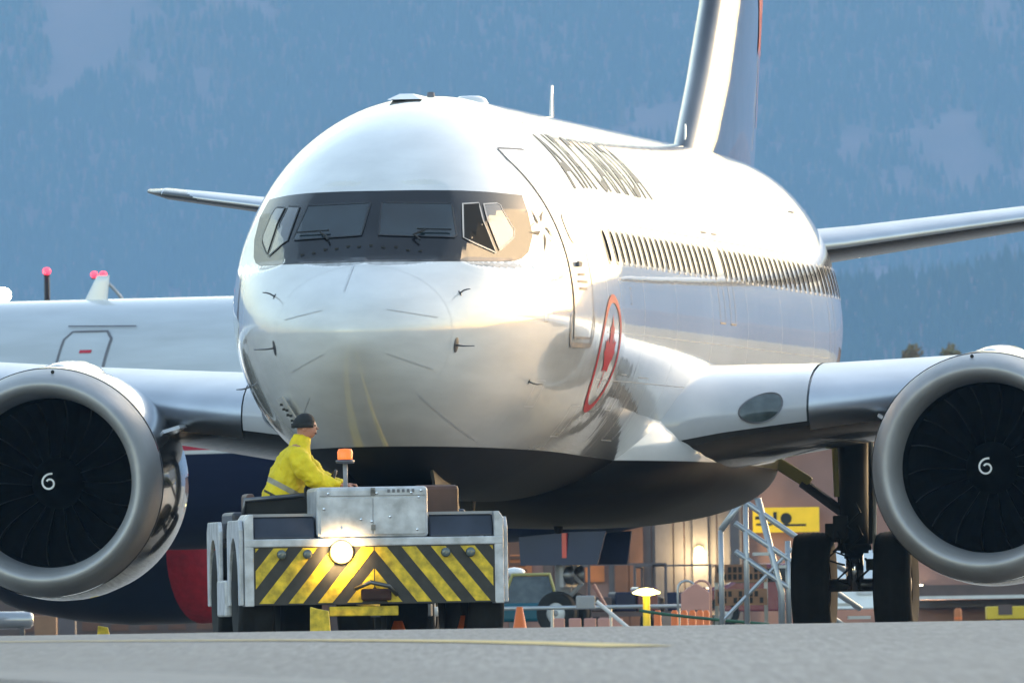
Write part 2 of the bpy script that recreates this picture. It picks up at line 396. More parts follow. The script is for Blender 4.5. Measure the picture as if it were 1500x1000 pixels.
# wing-to-body fairing
def fairing():
    st = [(10.4, .12, 1.50, 1.62), (11.0, .62, 1.42, 1.70), (11.8, 1.16, 1.34, 1.80), (12.6, 1.58, 1.28, 1.90), (13.6, 1.90, 1.23, 1.96), (14.6, 2.04, 1.20, 1.98), (16, 2.08, 1.20, 1.95), (19, 2.10, 1.20, 1.95), (21, 1.9, 1.28, 2.0), (23, 1.2, 1.42, 1.8), (24, .2, 1.52, 1.7)]
    SF = [pchip([q[0] for q in st], [q[i] for q in st]) for i in (1, 2, 3)]; rings = []
    for i in range(49):
        y = lerp(10.4, 24, i / 48); w, zb, zc = (g_(y) for g_ in SF); ring = []
        for k in range(61):
            q = (k / 60 - .5) * 4.8; sn, cs = math.sin(q), math.cos(q)
            sx = math.copysign(abs(sn) ** .82, sn)
            z = zc - (zc - zb) * abs(cs) ** .78 if cs > 0 else zc + .85 * abs(cs)
            ring.append((w * sx, y, z))
        rings.append(ring)
    return MB().loft(rings, False)
fairing().build('belly_fairing', 'fus', plane, smooth=True)
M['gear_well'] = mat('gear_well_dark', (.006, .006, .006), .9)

# cockpit mask, panes and frames
XO = .0
half = [(0, 4.42), (.36, 4.423), (.75, 4.418), (.97, 4.408), (1.24, 4.385), (1.315, 4.21), (1.365, 3.99), (1.345, 3.82), (1.30, 3.755), (1.225, 3.722), (.86, 3.713), (.4, 3.712), (0, 3.715)]
poly = half + [(-x, z) for x, z in reversed(half[1:-1])]
mb = MB(); patch(mb, poly, .032, lambda a, b: front_pt(a, b, .004)[0])
mask = mb.build('cockpit_mask', 'mask', plane, smooth=True, angle=9)
def pane(poly, name, m, frame_m, fw=.018, off=.010, sgn=1):
    q = [(x * sgn, z) for x, z in poly]
    mb = MB(); patch(mb, q, .045, lambda a, b: front_pt(a, b, off)[0]); o = mb.build(name, m, plane, smooth=True, angle=9)
    mb = MB(); ribbon(mb, [front_pt(a, b, off + .003) for a, b in dense(q, .05, True)], fw, True)
    mb.build('frame', frame_m, o)
    return o
M['frame_dark'] = mat('dark_window_seal', (.018, .018, .02), .5)
M['frame_pale'] = mat('pale_window_frame', (.62, .55, .50), .4)
W1 = [(.055, 4.295), (.70, 4.283), (.79, 3.965), (.77, 3.945), (.085, 3.972)]
W2 = [(.792, 4.278), (.925, 4.290), (1.105, 3.805), (.852, 3.942)]
W3 = [(.966, 4.278), (1.07, 4.290), (1.10, 4.27), (1.222, 4.03), (1.225, 3.965), (1.20, 3.925), (1.128, 3.832)]
for sg in (1, -1):
    pane(W1, 'windshield_pane', 'glass', 'frame_dark', sgn=sg)
    pane(W2, 'side_window', 'dark_open' if sg > 0 else 'pane_side', 'frame_pale' if sg > 0 else 'frame_dark', sgn=sg)
    pane(W3, 'side_window', 'pane_side', 'frame_pale' if sg > 0 else 'frame_dark', sgn=sg)
# wipers and the row of small vortex studs under the panes
def wiper(pts):
    P = [front_pt(a, b, .035)[0] for a, b in pts]
    mb = MB(); mb.tube(P[:3], .011, 6); mb.tube(P[3:], .008, 6); return mb.build('wiper', 'black', plane)
wiper([(.47, 3.90), (.40, 3.955), (.50, 4.0), (.42, 4.01), (.73, 4.003)])
wiper([(-.41, 3.915), (-.43, 3.95), (-.50, 3.99), (-.74, 4.0), (-.42, 4.01)])
for i in range(11):
    x = -.66 + i * .115; z = 3.875 - .35 * (x + .05) ** 2 * .6 - .012 * (i % 2)
    p, n = front_pt(x, z, .004); mb = MB(); mb.box(p, (.035, .02, .018)); mb.build('vortex_stud', 'black', plane)

# radome seam, lightning strips, panel joints
def ring_seam(y, wd=.010, t0=0., t1=2 * math.pi, n=140, off=.003):
    pn = []
    for k in range(n + 1):
        t = lerp(t0, t1, k / n); x, z = sect(y, t); x2, z2 = sect(y, t + .01); x3, z3 = sect(y + .02, t)
        a = Vector((x2 - x, 0, z2 - z)); b = Vector((x3 - x, .02, z3 - z)); nn = b.cross(a).normalized()
        if nn.dot(Vector((x, 0, z - 3.3))) < 0: nn = -nn
        pn.append((Vector((x, y, z)) + nn * off, nn))
    mb = MB(); ribbon(mb, pn, wd); return mb
ring_seam(.95, .004).build('radome_seam', 'seam_light', plane)
for y in (5.75, 8.6, 11.6, 15, 18.5, 22, 25.4): ring_seam(y, .007, R(25), R(125), 60).build('skin_joint', 'seam_light', plane)
for a, b in (((.31, 3.24), (.74, 3.165)), ((.31, 2.82), (.68, 2.67)), ((.53, 2.42), (.87, 1.99))):
    for sg in (1, -1):
        mb = MB(); ribbon(mb, [front_pt(sg * lerp(a[0], b[0], i / 14), lerp(a[1], b[1], i / 14), .006) for i in range(15)], .011); mb.build('lightning_strip', 'seam_light', plane)
mb = MB(); ribbon(mb, [front_pt(-.09 - .003 * i, lerp(3.68, 3.42, i / 8), .006) for i in range(9)], .014); mb.build('lightning_strip', 'grey_light', plane)

# lap joints along the skin, static ports and small hatches on the port side
for ang in (48, 66, 97, 112):
    pn = []
    for k in range(45):
        y = lerp(5.75, 27, k / 44); x, z = sect(y, R(ang)); x2, z2 = sect(y, R(ang) + .02); nn = Vector((z - z2, 0, x2 - x)).normalized()
        if nn.x < 0: nn = -nn
        pn.append((Vector((x, y, z)) + nn * .003, nn))
    mb = MB(); ribbon(mb, pn, .008); mb.build('lap_joint', 'seam_light', plane)
# probes
def probe(x, z, base=.035, ln=.12, vane=True):
    p, n = front_pt(x, z, .003); mb = MB(); q = n.to_track_quat('Z', 'Y').to_matrix()
    ring = [p + q @ Vector((base * math.cos(k * math.pi / 8) * .55, base * math.sin(k * math.pi / 8), 0)) for k in range(16)]
    mb.add(ring + [p + n * .01], [(k, (k + 1) % 16, 16) for k in range(16)])
    mb.tube([p, p + n * .05 + Vector((0, -.01, 0)), p + n * .07 + Vector((.02 * (1 if x > 0 else -1), -ln * .3, 0)), p + n * .075 + Vector((math.copysign(ln, x), -ln * .4, 0))], [.009, .008, .007, .004], 8)
    mb.build('air_data_probe', 'steel', plane, angle=40)
for sg in (1, -1):
    probe(.90 * sg, 3.40, .03, .05); probe(.88 * sg, 2.90, .075, .12); probe(1.36 * sg, 2.56, .03, .07)

# forward entry door, service panels
def side_path(path, h=.06, off=.004, sgn=1, close=False): return [side_pt(y, z, off, sgn) for y, z in dense(path, h, close)]
DOOR = [(4.12, 3.0), (4.08, 3.15), (4.08, 4.75), (4.16, 4.86), (4.82, 4.86), (4.92, 4.76), (4.92, 3.15), (4.86, 3.0)]
for sg in (1,):
    mb = MB(); patch(mb, DOOR, .09, lambda a, b: side_pt(a, b, .006, sg)[0]); dr = mb.build('entry_door', 'white', plane, smooth=True)
    mb = MB(); ribbon(mb, side_path(DOOR, .05, .009, sg, True), .022, True); mb.build('door_seal', 'seam' if sg > 0 else 'seam_light', dr)
    mb = MB(); C0 = (4.5, 4.07)
    patch(mb, [(C0[0] + .13 * math.cos(k * math.pi / 10), C0[1] + .15 * math.sin(k * math.pi / 10)) for k in range(20)], .05, lambda a, b: side_pt(a, b, .012, sg)[0]); mb.build('door_window', 'glass', dr)
    mb = MB(); p, n = side_pt(4.5, 3.72, .012, sg); mb.box(p, (.02, .32, .05)); mb.build('door_handle', 'seam', dr)
    for zz, ln in ((3.62, .14), (3.55, .2), (3.48, .16)):
        mb = MB(); ribbon(mb, side_path([(4.5 - ln, zz), (4.5 + ln, zz)], .05, .012, sg), .025); mb.build('door_placard', 'seam', dr)
for hy, hz_, hw, hh in ((3.3, 2.45, .32, .25), (5.3, 2.2, .4, .3), (7.6, 2.5, .45, .35), (9.4, 2.35, .9, .62), (3.05, 3.2, .12, .12), (7.4, 3.45, .1, .16)):
    q = [(hy - hw / 2, hz_ - hh / 2), (hy - hw / 2, hz_ + hh / 2), (hy + hw / 2, hz_ + hh / 2), (hy + hw / 2, hz_ - hh / 2)]
    mb = MB(); ribbon(mb, side_path(q, .05, .004, 1, True), .008, True); mb.build('hatch_outline', 'seam_light' if hw > .2 else 'seam', plane)
# sill plate under the door
mb = MB(); ribbon(mb, side_path([(3.98, 3.22), (3.96, 3.02), (4.02, 2.93), (4.92, 2.93), (4.99, 3.02), (4.98, 3.22)], .04, .010), .05); mb.build('door_sill_guard', 'seam', plane)
# starboard power panel, open, with placard marks
mb = MB(); pts = [(-.89, 2.44), (-.80, 2.46), (-.67, 2.20), (-.74, 2.16)]
mb.add([front_pt(a, b, o_)[0] for o_ in (.04, .055) for a, b in pts], [(0, 1, 2, 3), (4, 5, 6, 7), (0, 1, 5, 4), (1, 2, 6, 5), (2, 3, 7, 6), (3, 0, 4, 7)])
pp = mb.build('access_panel', 'white', plane)
for k, (u_, v_) in enumerate(((.2, .35), (.35, .3), (.42, .62), (.55, .35), (.62, .68), (.75, .4), (.82, .7))):
    a = Vector((lerp(pts[0][0], pts[3][0], u_), lerp(pts[0][1], pts[3][1], u_))); b = Vector((lerp(pts[1][0], pts[2][0], u_), lerp(pts[1][1], pts[2][1], u_))); c = a.lerp(b, v_)
    p, n = front_pt(c.x, c.y, .058); mb = MB(); mb.box(p, (.028, .012, .024)); mb.build('placard_mark', 'black', pp)

# cabin windows down the port side, the length of the cabin
WR = [(.098 * math.copysign(abs(math.cos(a)) ** .6, math.cos(a)), .155 * math.copysign(abs(math.sin(a)) ** .6, math.sin(a))) for a in (2 * math.pi * k / 20 for k in range(20))]
M['win_glass'] = mat('cabin_window_glass', (.012, .013, .015), .5, spec=.0)
M['win_frame'] = mat('cabin_window_frame', (.62, .62, .63), .3, coat=.4)
wy = [6.2 + .508 * i for i in range(48)]; ww = {}
def cabin_window(y):
    if 8.4 < y < 26.7 and 'm' in ww:                       # identical section: share the mesh
        src = ww['m']; o = src[0].copy(); COL.objects.link(o); o.location = (0, y - src[1], 0); f = src[2].copy(); COL.objects.link(f); f.parent = o; return
    mb = MB(); z0 = 3.93
    P = [side_pt(y + a * 1.0, z0 + b, .004) for a, b in WR]; c, _ = side_pt(y, z0, .004)
    mb.add([p for p, n in P] + [c], [(k, (k + 1) % 20, 20) for k in range(20)]); o = mb.build('cabin_window', 'win_glass', plane)
    mb = MB(); ribbon(mb, [side_pt(y + a * 1.13, z0 + b * 1.10, .007) for a, b in WR], .022, True); f = mb.build('window_frame', 'win_frame', o)
    if 8.4 < y < 26.7: ww['m'] = (o, y, f)
for i, y in enumerate(wy):
    if i in (20,): continue
    cabin_window(y)
# over-wing exits and aft door outlines
for y0, y1, z0, z1 in ((15.75, 16.25, 3.3, 4.25), (16.78, 17.28, 3.3, 4.25), (27.2, 27.9, 3.0, 4.7)):
    mb = MB(); ribbon(mb, side_path([(y0, z0), (y0, z1), (y1, z1), (y1, z0)], .1, .005, 1, True), .02, True); mb.build('exit_outline', 'seam', plane)

# markings: arc-length mapping on the port flank
def arc_table():
    tb = []; s = 0; px = None
    for k in range(400):
        t = math.pi / 2 - math.pi / 2 * k / 399; p = sect(6.5, t)
        if px: s += math.hypot(p[0] - px[0], p[1] - px[1])
        tb.append((s, t)); px = p
    lo = []; s = 0; px = None
    for k in range(300):
        t = math.pi / 2 + math.pi * .42 * k / 299; p = sect(6.5, t)
        if px: s += math.hypot(p[0] - px[0], p[1] - px[1])
        lo.append((-s, t)); px = p
    return sorted(lo[1:] + tb)
ARC = arc_table(); ARC_T = pchip([a for a, b in ARC[::6]], [b for a, b in ARC[::6]])
def arc_pt(y, a, off=.005):
    t = ARC_T(a); x, z = sect(y, t); x2, z2 = sect(y, t + .01); x3, z3 = sect(y + .05, t)
    n = Vector((x3 - x, .05, z3 - z)).cross(Vector((x2 - x, 0, z2 - z))).normalized()
    if n.x < 0: n = -n
    return Vector((x, y, z)) + n * off
def text_mesh(body, size, y0, a0, name, m, parent, off=.005, spacing=1., bold=.0):
    cu = bpy.data.curves.new(name, 'FONT'); cu.body = body; cu.size = size; cu.space_character = spacing; cu.offset = bold
    to = bpy.data.objects.new(name, cu); COL.objects.link(to)
    dg = bpy.context.evaluated_depsgraph_get(); me = bpy.data.meshes.new_from_object(to.evaluated_get(dg))
    bpy.data.objects.remove(to)
    bm = bmesh.new(); bm.from_mesh(me)
    k = .06
    while k < size:
        bmesh.ops.bisect_plane(bm, geom=bm.verts[:] + bm.edges[:] + bm.faces[:], plane_co=(0, k, 0), plane_no=(0, 1, 0)); k += .06
    for v in bm.verts: v.co = arc_pt(y0 + v.co.x, a0 + v.co.y, off)
    bm.to_mesh(me); bm.free(); me.materials.clear(); me.materials.append(M[m])
    if body == 'AIR CANADA':
        bm = bmesh.new(); bm.from_mesh(me); todo = set(bm.faces); root = sub(name, parent)      # every letter a piece of its own
        while todo:
            st_ = [todo.pop()]; isl = list(st_)
            while st_:
                for v in st_.pop().verts:
                    for g_ in v.link_faces:
                        if g_ in todo: todo.discard(g_); st_.append(g_); isl.append(g_)
            ids = {}; q = MB(); fs = []
            for g_ in isl: fs.append(tuple(ids.setdefault(v.index, len(ids)) for v in g_.verts))
            bm.verts.ensure_lookup_table(); q.add([bm.verts[i].co for i in ids], fs); q.build('letter', m, root)
        bm.free(); return root
    o = bpy.data.objects.new(name, me); COL.objects.link(o); o.parent = parent; return o
text_mesh('AIR CANADA', 1.02, 5.75, 1.28, 'airline_lettering', 'letter', plane, spacing=1.12, bold=.012)
text_mesh('STAR ALLIANCE', .085, 3.22, .36, 'alliance_lettering', 'seam', plane)
# five-point alliance emblem made of split triangles
mb = MB(); ec = (3.62, 1.02)
for k in range(5):
    a = math.pi / 2 + 2 * math.pi * k / 5 + .15
    def P(r, d): return (ec[0] + r * math.cos(a + d) * .95, ec[1] + r * math.sin(a + d))
    for tri in (((.06, .62), (.15, .55), (.34, .03)), ((.15, -.55), (.20, -.38), (.30, -.10))):
        patch(mb, [P(r, d) for r, d in tri], .05, lambda p, q: arc_pt(p, q, .006))
mb.build('alliance_emblem', 'frame_dark', plane)
# red roundel with leaf
rc = (6.03, -.46); RR = .61; mb = MB(); n = 72
inner = [arc_pt(rc[0] + (RR - .085) * math.cos(2 * math.pi * k / n), rc[1] + (RR - .085) * math.sin(2 * math.pi * k / n), .006) for k in range(n)]
outer = [arc_pt(rc[0] + RR * math.cos(2 * math.pi * k / n), rc[1] + RR * math.sin(2 * math.pi * k / n), .006) for k in range(n)]
mb.add(inner + outer, [(k, (k + 1) % n, n + (k + 1) % n, n + k) for k in range(n)]); rd = mb.build('roundel_ring', 'decal_red', plane)
LEAF_H = [(0, 1.0), (.10, .80), (.17, .70), (.28, .76), (.21, .38), (.27, .36), (.42, .52), (.46, .40), (.66, .44), (.59, .26), (.68, .18), (.33, -.12), (.37, -.26), (.04, -.20), (.045, -.62)]
LEAF = LEAF_H + [(-x, z) for x, z in reversed(LEAF_H[1:])]
mb = MB(); patch(mb, [(rc[0] + x * .46, rc[1] - .05 + z * .46) for x, z in LEAF], .06, lambda a, b: arc_pt(a, b, .006)); mb.build('roundel_leaf', 'decal_red', plane)

# crown antennas and beacon
def blade(y, h, c, th=.03, x=0., z=None, lean=.25):
    z = TOP(y) - .02 if z is None else z
    rings = []
    for k in range(5):
        q = k / 4; cc = lerp(c, c * .55, q)
        rings.append([(x + th * (1 - q * .5) * math.sin(a) * .5, y + lean * q * h + cc / 2 * -math.cos(a), z + h * q) for a in (2 * math.pi * j / 12 for j in range(12))])
    return MB().loft(rings, True, False, True)
blade(17.0, .40, .34, .05).build('blade_antenna', 'white', plane, smooth=True)
blade(30.0, .32, .2, .04).build('blade_antenna', 'white', plane, smooth=True)
MB().lathe([(.0, .05), (.035, .045), (.04, .0)], (.02, 6.4, 5.44), 'Z', 14).build('beacon', 'seam', plane, smooth=True)
MB().lathe([(.0, .05), (.1, .045), (.16, .02), (.19, -.03)], (.3, 7.3, 5.42), 'Z', 18).build('antenna_bump', 'white', plane, smooth=True)
mb = MB(); mb.loft([[(x, y, 5.39 + .06 * q) for x, y in ((-.28 + .1 * q, 5.3 + .2 * q), (.05 - .1 * q, 5.3 + .2 * q), (.05 - .1 * q, 6.6 - .2 * q), (-.28 + .1 * q, 6.6 - .2 * q))] for q in (0, 1)], True, False, True); mb.build('antenna_fairing', 'white', plane)

# ------------------------------------------------------------------ flying surfaces
def foil(n=18, camber=.012):
    up = []; lo = []
    for k in range(n + 1):
        x = (1 - math.cos(math.pi * k / n)) / 2; t = 5 * (.2969 * math.sqrt(x) - .126 * x - .3516 * x * x + .2843 * x ** 3 - .1030 * x ** 4)
        c = camber * 4 * x * (1 - x); up.append((x, c, t)); lo.append((x, c, -t))
    return list(reversed(up)) + lo[1:]                      # trailing edge over the top to the nose and back below
FO = foil()
def wing_ring(x, yle, zle, ch, th, inc=0., yaw_up=None):
    out = []
    for fx, fc, ft in FO: out.append((x, yle + fx * ch, zle + (fc * ch + ft * th * ch) - math.tan(R(inc)) * fx * ch))
    return out
WST = [(1.2, 12.55, 2.16, 8.3, .150, .8), (1.75, 13.0, 2.22, 7.7, .150, .8), (2.1, 13.45, 2.28, 7.2, .145, .8), (2.7, 13.95, 2.35, 6.8, .135, .8), (3.6, 14.55, 2.45, 6.2, .13, .7), (4.85, 15.35, 2.58, 5.5, .125, .5), (8, 17.05, 2.91, 4.1, .115, 0), (12, 19.2, 3.36, 3.0, .11, -.5), (16.6, 21.7, 3.91, 1.7, .10, -1)]
def wing_at(x):
    for a, b in zip(WST[:-1], WST[1:]):
        if a[0] <= x <= b[0]:
            t = (x - a[0]) / (b[0] - a[0]); return [lerp(p, q, t) for p, q in zip(a, b)]
wing = MB().loft([wing_ring(*a) for a in WST], True, True, True)
def nose_skin(x0, x1, k0, k1, off, n=10):
    rings = []
    for i in range(n + 1):
        x = lerp(x0, x1, i / n); a = wing_at(x); r = wing_ring(*a); rr = []
        for k in range(k0, k1 + 1):
            p = Vector(r[k]); q = (Vector(r[k + 1]) - Vector(r[k - 1])).normalized(); nn = Vector((0, -q.z, q.y)) * -1
            c = Vector((x, a[1] + .3 * a[3], a[2])); 
            if nn.dot(p - c) < 0: nn = -nn
            rr.append(p + nn * off)
        rings.append(rr)
    return MB().loft(rings, False)
slat_in = nose_skin(2.95, 16.2, 12, 20, .012, 30)
glove = nose_skin(1.22, 2.93, 9, 19, .022, 16)
for sg in (1, -1):
    f = (lambda q: q) if sg > 0 else (lambda q: q.mirror())
    wo_ = f(wing).build('wing', 'grey_dark', plane, smooth=True)
    f(slat_in).build('leading_edge_slat', 'alu', wo_, smooth=True); f(glove).build('wing_root_glove', 'cowlw', wo_, smooth=True)
    # oval landing light window in the wing root
    mb = MB(); rows = []; n = 28
    for rr in (.15, .4, .7, 1.):
        ring = []
        for k in range(n):
            a = 2 * math.pi * k / n; x = 2.49 + rr * (.195 * math.cos(a) + .035 * math.sin(a)); W = wing_at(x); r = wing_ring(*W); j = 17.55 - rr * (1.0 + .18 * math.cos(a)) * math.sin(a); j0 = int(j)
            p = Vector(r[j0]).lerp(Vector(r[j0 + 1]), j - j0); c = Vector((x, W[1] + .25, W[2])); ring.append(p + (p - c).normalized() * .040)
        rows.append(ring)
    mb.loft(list(reversed(rows)), True, False, True); f(mb).build('landing_light_window', 'lens_grey', wo_, smooth=True)
    mb = MB(); mb.loft([[p + Vector((0, -.004, 0)) for p in rows[3]], [p + (p - Vector((2.49, p.y, sum(q.z for q in rows[3]) / n))) * .10 + Vector((0, -.002, 0)) for p in rows[3]]]); f(mb).build('light_rim', 'seam', wo_)
    # flap track fairings
    for x in (6.4, 9.3):
        W = wing_at(x); yb = W[1] + W[3] * .45; mb = MB()
        rings = [[(x + w_ * math.cos(q), yb + dy, W[2] - .28 + w_ * 1.15 * math.sin(q)) for q in (2 * math.pi * k / 16 for k in range(16))] for dy, w_ in ((0, .02), (.15, .12), (.5, .20), (1.2, .24), (2.2, .22), (3.2, .1), (3.6, .02))]
        f(mb.loft(rings, True, True, True)).build('flap_track_fairing', 'grey_light', wo_, smooth=True)
# horizontal stabiliser
HST = [(.3, 33.1, 4.34, 4.3, .11, 0), (1.1, 33.65, 4.42, 3.9, .10, 0), (3.2, 35.05, 4.72, 3.0, .095, 0), (6.9, 37.5, 5.25, 1.6, .085, 0), (7.17, 38.0, 5.30, .9, .06, 0)]
hst = MB().loft([wing_ring(*a) for a in HST], True, True, True)
def hskin():
    rings = []
    for i in range(13):
        x = lerp(.9, 6.95, i / 12)
        for a, b in zip(HST[:-1], HST[1:]):
            if a[0] <= x <= b[0]: t = (x - a[0]) / (b[0] - a[0]); W = [lerp(p, q, t) for p, q in zip(a, b)]
        r = wing_ring(*W); rings.append([(p[0], p[1] - .008, p[2] + .004) for p in r[11:20]])
    return MB().loft(rings, False)
for sg in (1, -1):
    f = (lambda q: q) if sg > 0 else (lambda q: q.mirror())
    o = f(hst).build('tailplane', 'grey_dark', plane, smooth=True); f(hskin()).build('leading_edge', 'alu', o, smooth=True)
# fin and rudder
FST = [(4.9, 28.9, 8.2, .055), (5.3, 29.4, 7.9, .065), (5.6, 30.0, 7.5, .07), (6.3, 31.4, 6.55, .08), (7.2, 32.9, 5.6, .09), (9, 34.6, 4.75, .095), (12.3, 37.6, 3.0, .09)]
def fin_ring(z, yle, ch, th): return [(ft * th * ch, yle + fx * ch, z) for fx, fc, ft in FO]
fin = MB().loft([fin_ring(*a) for a in FST], True, True, True).build('fin', 'fin', plane, smooth=True)
def fin_pt(y, z, off):
    for a, b in zip(FST[:-1], FST[1:]):
        if a[0] <= z <= b[0]: t = (z - a[0]) / (b[0] - a[0]); W = [lerp(p, q, t) for p, q in zip(a, b)]
    x = min(max((y - W[1]) / W[2], 0), 1); t = 5 * (.2969 * math.sqrt(x) - .126 * x - .3516 * x * x + .2843 * x ** 3 - .1030 * x ** 4)
    return Vector((t * W[3] * W[2] + off, y, z))
for sg in (1, -1):
    mb = MB(); patch(mb, [(37.25 + x * 1.6, 7.25 + z * 2.2) for x, z in LEAF], .3, lambda a, b: fin_pt(a, b, .008))
    (mb if sg > 0 else mb.mirror()).build('fin_leaf', 'decal_red', fin)
    mb = MB(); mb.add([fin_pt(lerp(36.1, 38.4, (z - 5.6) / 4), z, .006) + Vector((0, dy, 0)) for z in (5.6, 6.3, 7.2, 8.2, 9.6) for dy in (0, .025)], [(2 * i, 2 * i + 1, 2 * i + 3, 2 * i + 2) for i in range(4)])
    (mb if sg > 0 else mb.mirror()).build('rudder_hinge_line', 'seam', fin)

# ------------------------------------------------------------------ engines
def make_engine(cx):
    e = sub('engine', plane, (cx, 12.6, 1.735)); Z0 = (0, 0, 0)
    lip = [(.872, .62), (.880, .42), (.895, .26), (.925, .11), (.965, .03), (1.005, 0), (1.045, .025), (1.085, .09), (1.12, .19), (1.15, .33), (1.168, .47), (1.176, .56)]
    MB().lathe(lip, Z0, 'Y', 96).build('inlet_lip', 'lip', e, smooth=True)
    cow = [(1.178, .565), (1.20, .9), (1.215, 1.4), (1.21, 1.9), (1.17, 2.6), (1.06, 3.4), (.93, 4.1), (.90, 4.12)]
    mb = MB().lathe(cow, Z0, 'Y', 96); mb.build('fan_cowl', 'cowl', e, smooth=True)
    MB().lathe([(1.184, .56), (1.1845, .60), (1.178, .61)], Z0, 'Y', 96).build('cowl_joint', 'seam', e)
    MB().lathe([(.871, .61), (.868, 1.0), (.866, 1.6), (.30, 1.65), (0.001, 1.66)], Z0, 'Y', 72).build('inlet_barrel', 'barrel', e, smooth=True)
    MB().lathe([(.72, 3.6), (.66, 4.4), (.5, 5.1), (.42, 5.2), (.2, 5.6), (.01, 5.9)], Z0, 'Y', 40).build('exhaust_cone', 'steel', e, smooth=True)
    MB().lathe([(.001, .52), (.03, .53), (.09, .60), (.17, .76), (.235, .95), (.27, 1.15), (.27, 1.4)], Z0, 'Y', 40).build('spinner', 'blade', e, smooth=True)
    # white spiral on the spinner
    mb = MB(); pn = []
    for k in range(40):
        q = k / 39; a = R(75) + q * R(430); r = lerp(.098, .028, q ** .8); y = .52 + (r / .27) ** 1.5 * .45
        p = Vector((r * math.cos(a), y - .02, r * math.sin(a))); pn.append((p, Vector((0, -1, 0))))
    ribbon(mb, pn, .020); mb.build('spiral_mark', 'swirl', e)
    # swept, twisted blades
    mb = MB(); rows = []
    for k in range(9):
        q = k / 8; r = lerp(.25, .855, q); ang = R(lerp(28, 62, q)); ch = lerp(.24, .34, q); sw = .10 * math.sin(q * 2.6) - .05 * q
        lead = Vector((math.sin(sw) * r, 1.12 - .05 * q, math.cos(sw) * r)); tv = Vector((math.cos(sw) * math.sin(ang), math.cos(ang), -math.sin(sw) * math.sin(ang)))
        rows.append([lead, lead + tv * .018, lead + tv * ch * .5 + Vector((0, .02, 0)), lead + tv * ch])
    for i in range(8):
        a, b = rows[i], rows[i + 1]
        for j in range(3): mb.add([a[j], a[j + 1], b[j + 1], b[j]], [(0, 1, 2, 3)], 1 if j == 0 else 0)
    b0 = mb.build('fan_blade', ['blade', 'blade_edge'], e, smooth=True)
    for k in range(18):
        o = b0 if k == 0 else b0.copy()
        if k: COL.objects.link(o)
        o.rotation_euler = (0, 2 * math.pi * k / 18 + .1, 0)
    # pylon and inboard strake
    sg = 1 if cx > 0 else -1; mb = MB()
    rings = []
    for y, wd, z0, z1 in ((.9, .02, 1.10, 1.19), (1.3, .16, 1.0, 1.235), (1.8, .28, .95, 1.265), (2.4, .32, .9, 1.285), (3.0, .30, .85, 1.27), (3.8, .25, .75, 1.15), (4.8, .2, .6, .95), (6.5, .1, .7, .85)):
        zc = (z0 + z1) / 2; rings.append([(wd * math.sin(q), y, zc + (z1 - zc) * math.cos(q)) for q in (2 * math.pi * k / 16 for k in range(16))])
    mb.loft(rings, True, True, True).build('pylon', 'cowlw', e, smooth=True)
    mb = MB(); a = R(25); d = Vector((-sg * math.cos(a), 0, math.sin(a))); t = Vector((math.sin(a), 0, sg * math.cos(a))) * .018
    P = [d * 1.18 + Vector((0, 1.15, 0)), d * 1.34 + Vector((0, 1.62, 0)), d * 1.36 + Vector((0, 2.0, 0)), d * 1.16 + Vector((0, 2.1, 0))]
    mb.add([p + t for p in P] + [p - t for p in P], [(0, 1, 2, 3), (7, 6, 5, 4), (0, 1, 5, 4), (1, 2, 6, 5), (2, 3, 7, 6), (3, 0, 4, 7)]); mb.build('nacelle_strake', 'white', e)
    mb = MB(); mb.lathe([(.02, 0), (.0, -.012)], (.0, 0, 0), 'Y', 12); o = mb.build('ice_sensor', 'black', e); o.location = (-.1 * sg, .2, 1.135)
    return e
make_engine(4.87); make_engine(-4.82)

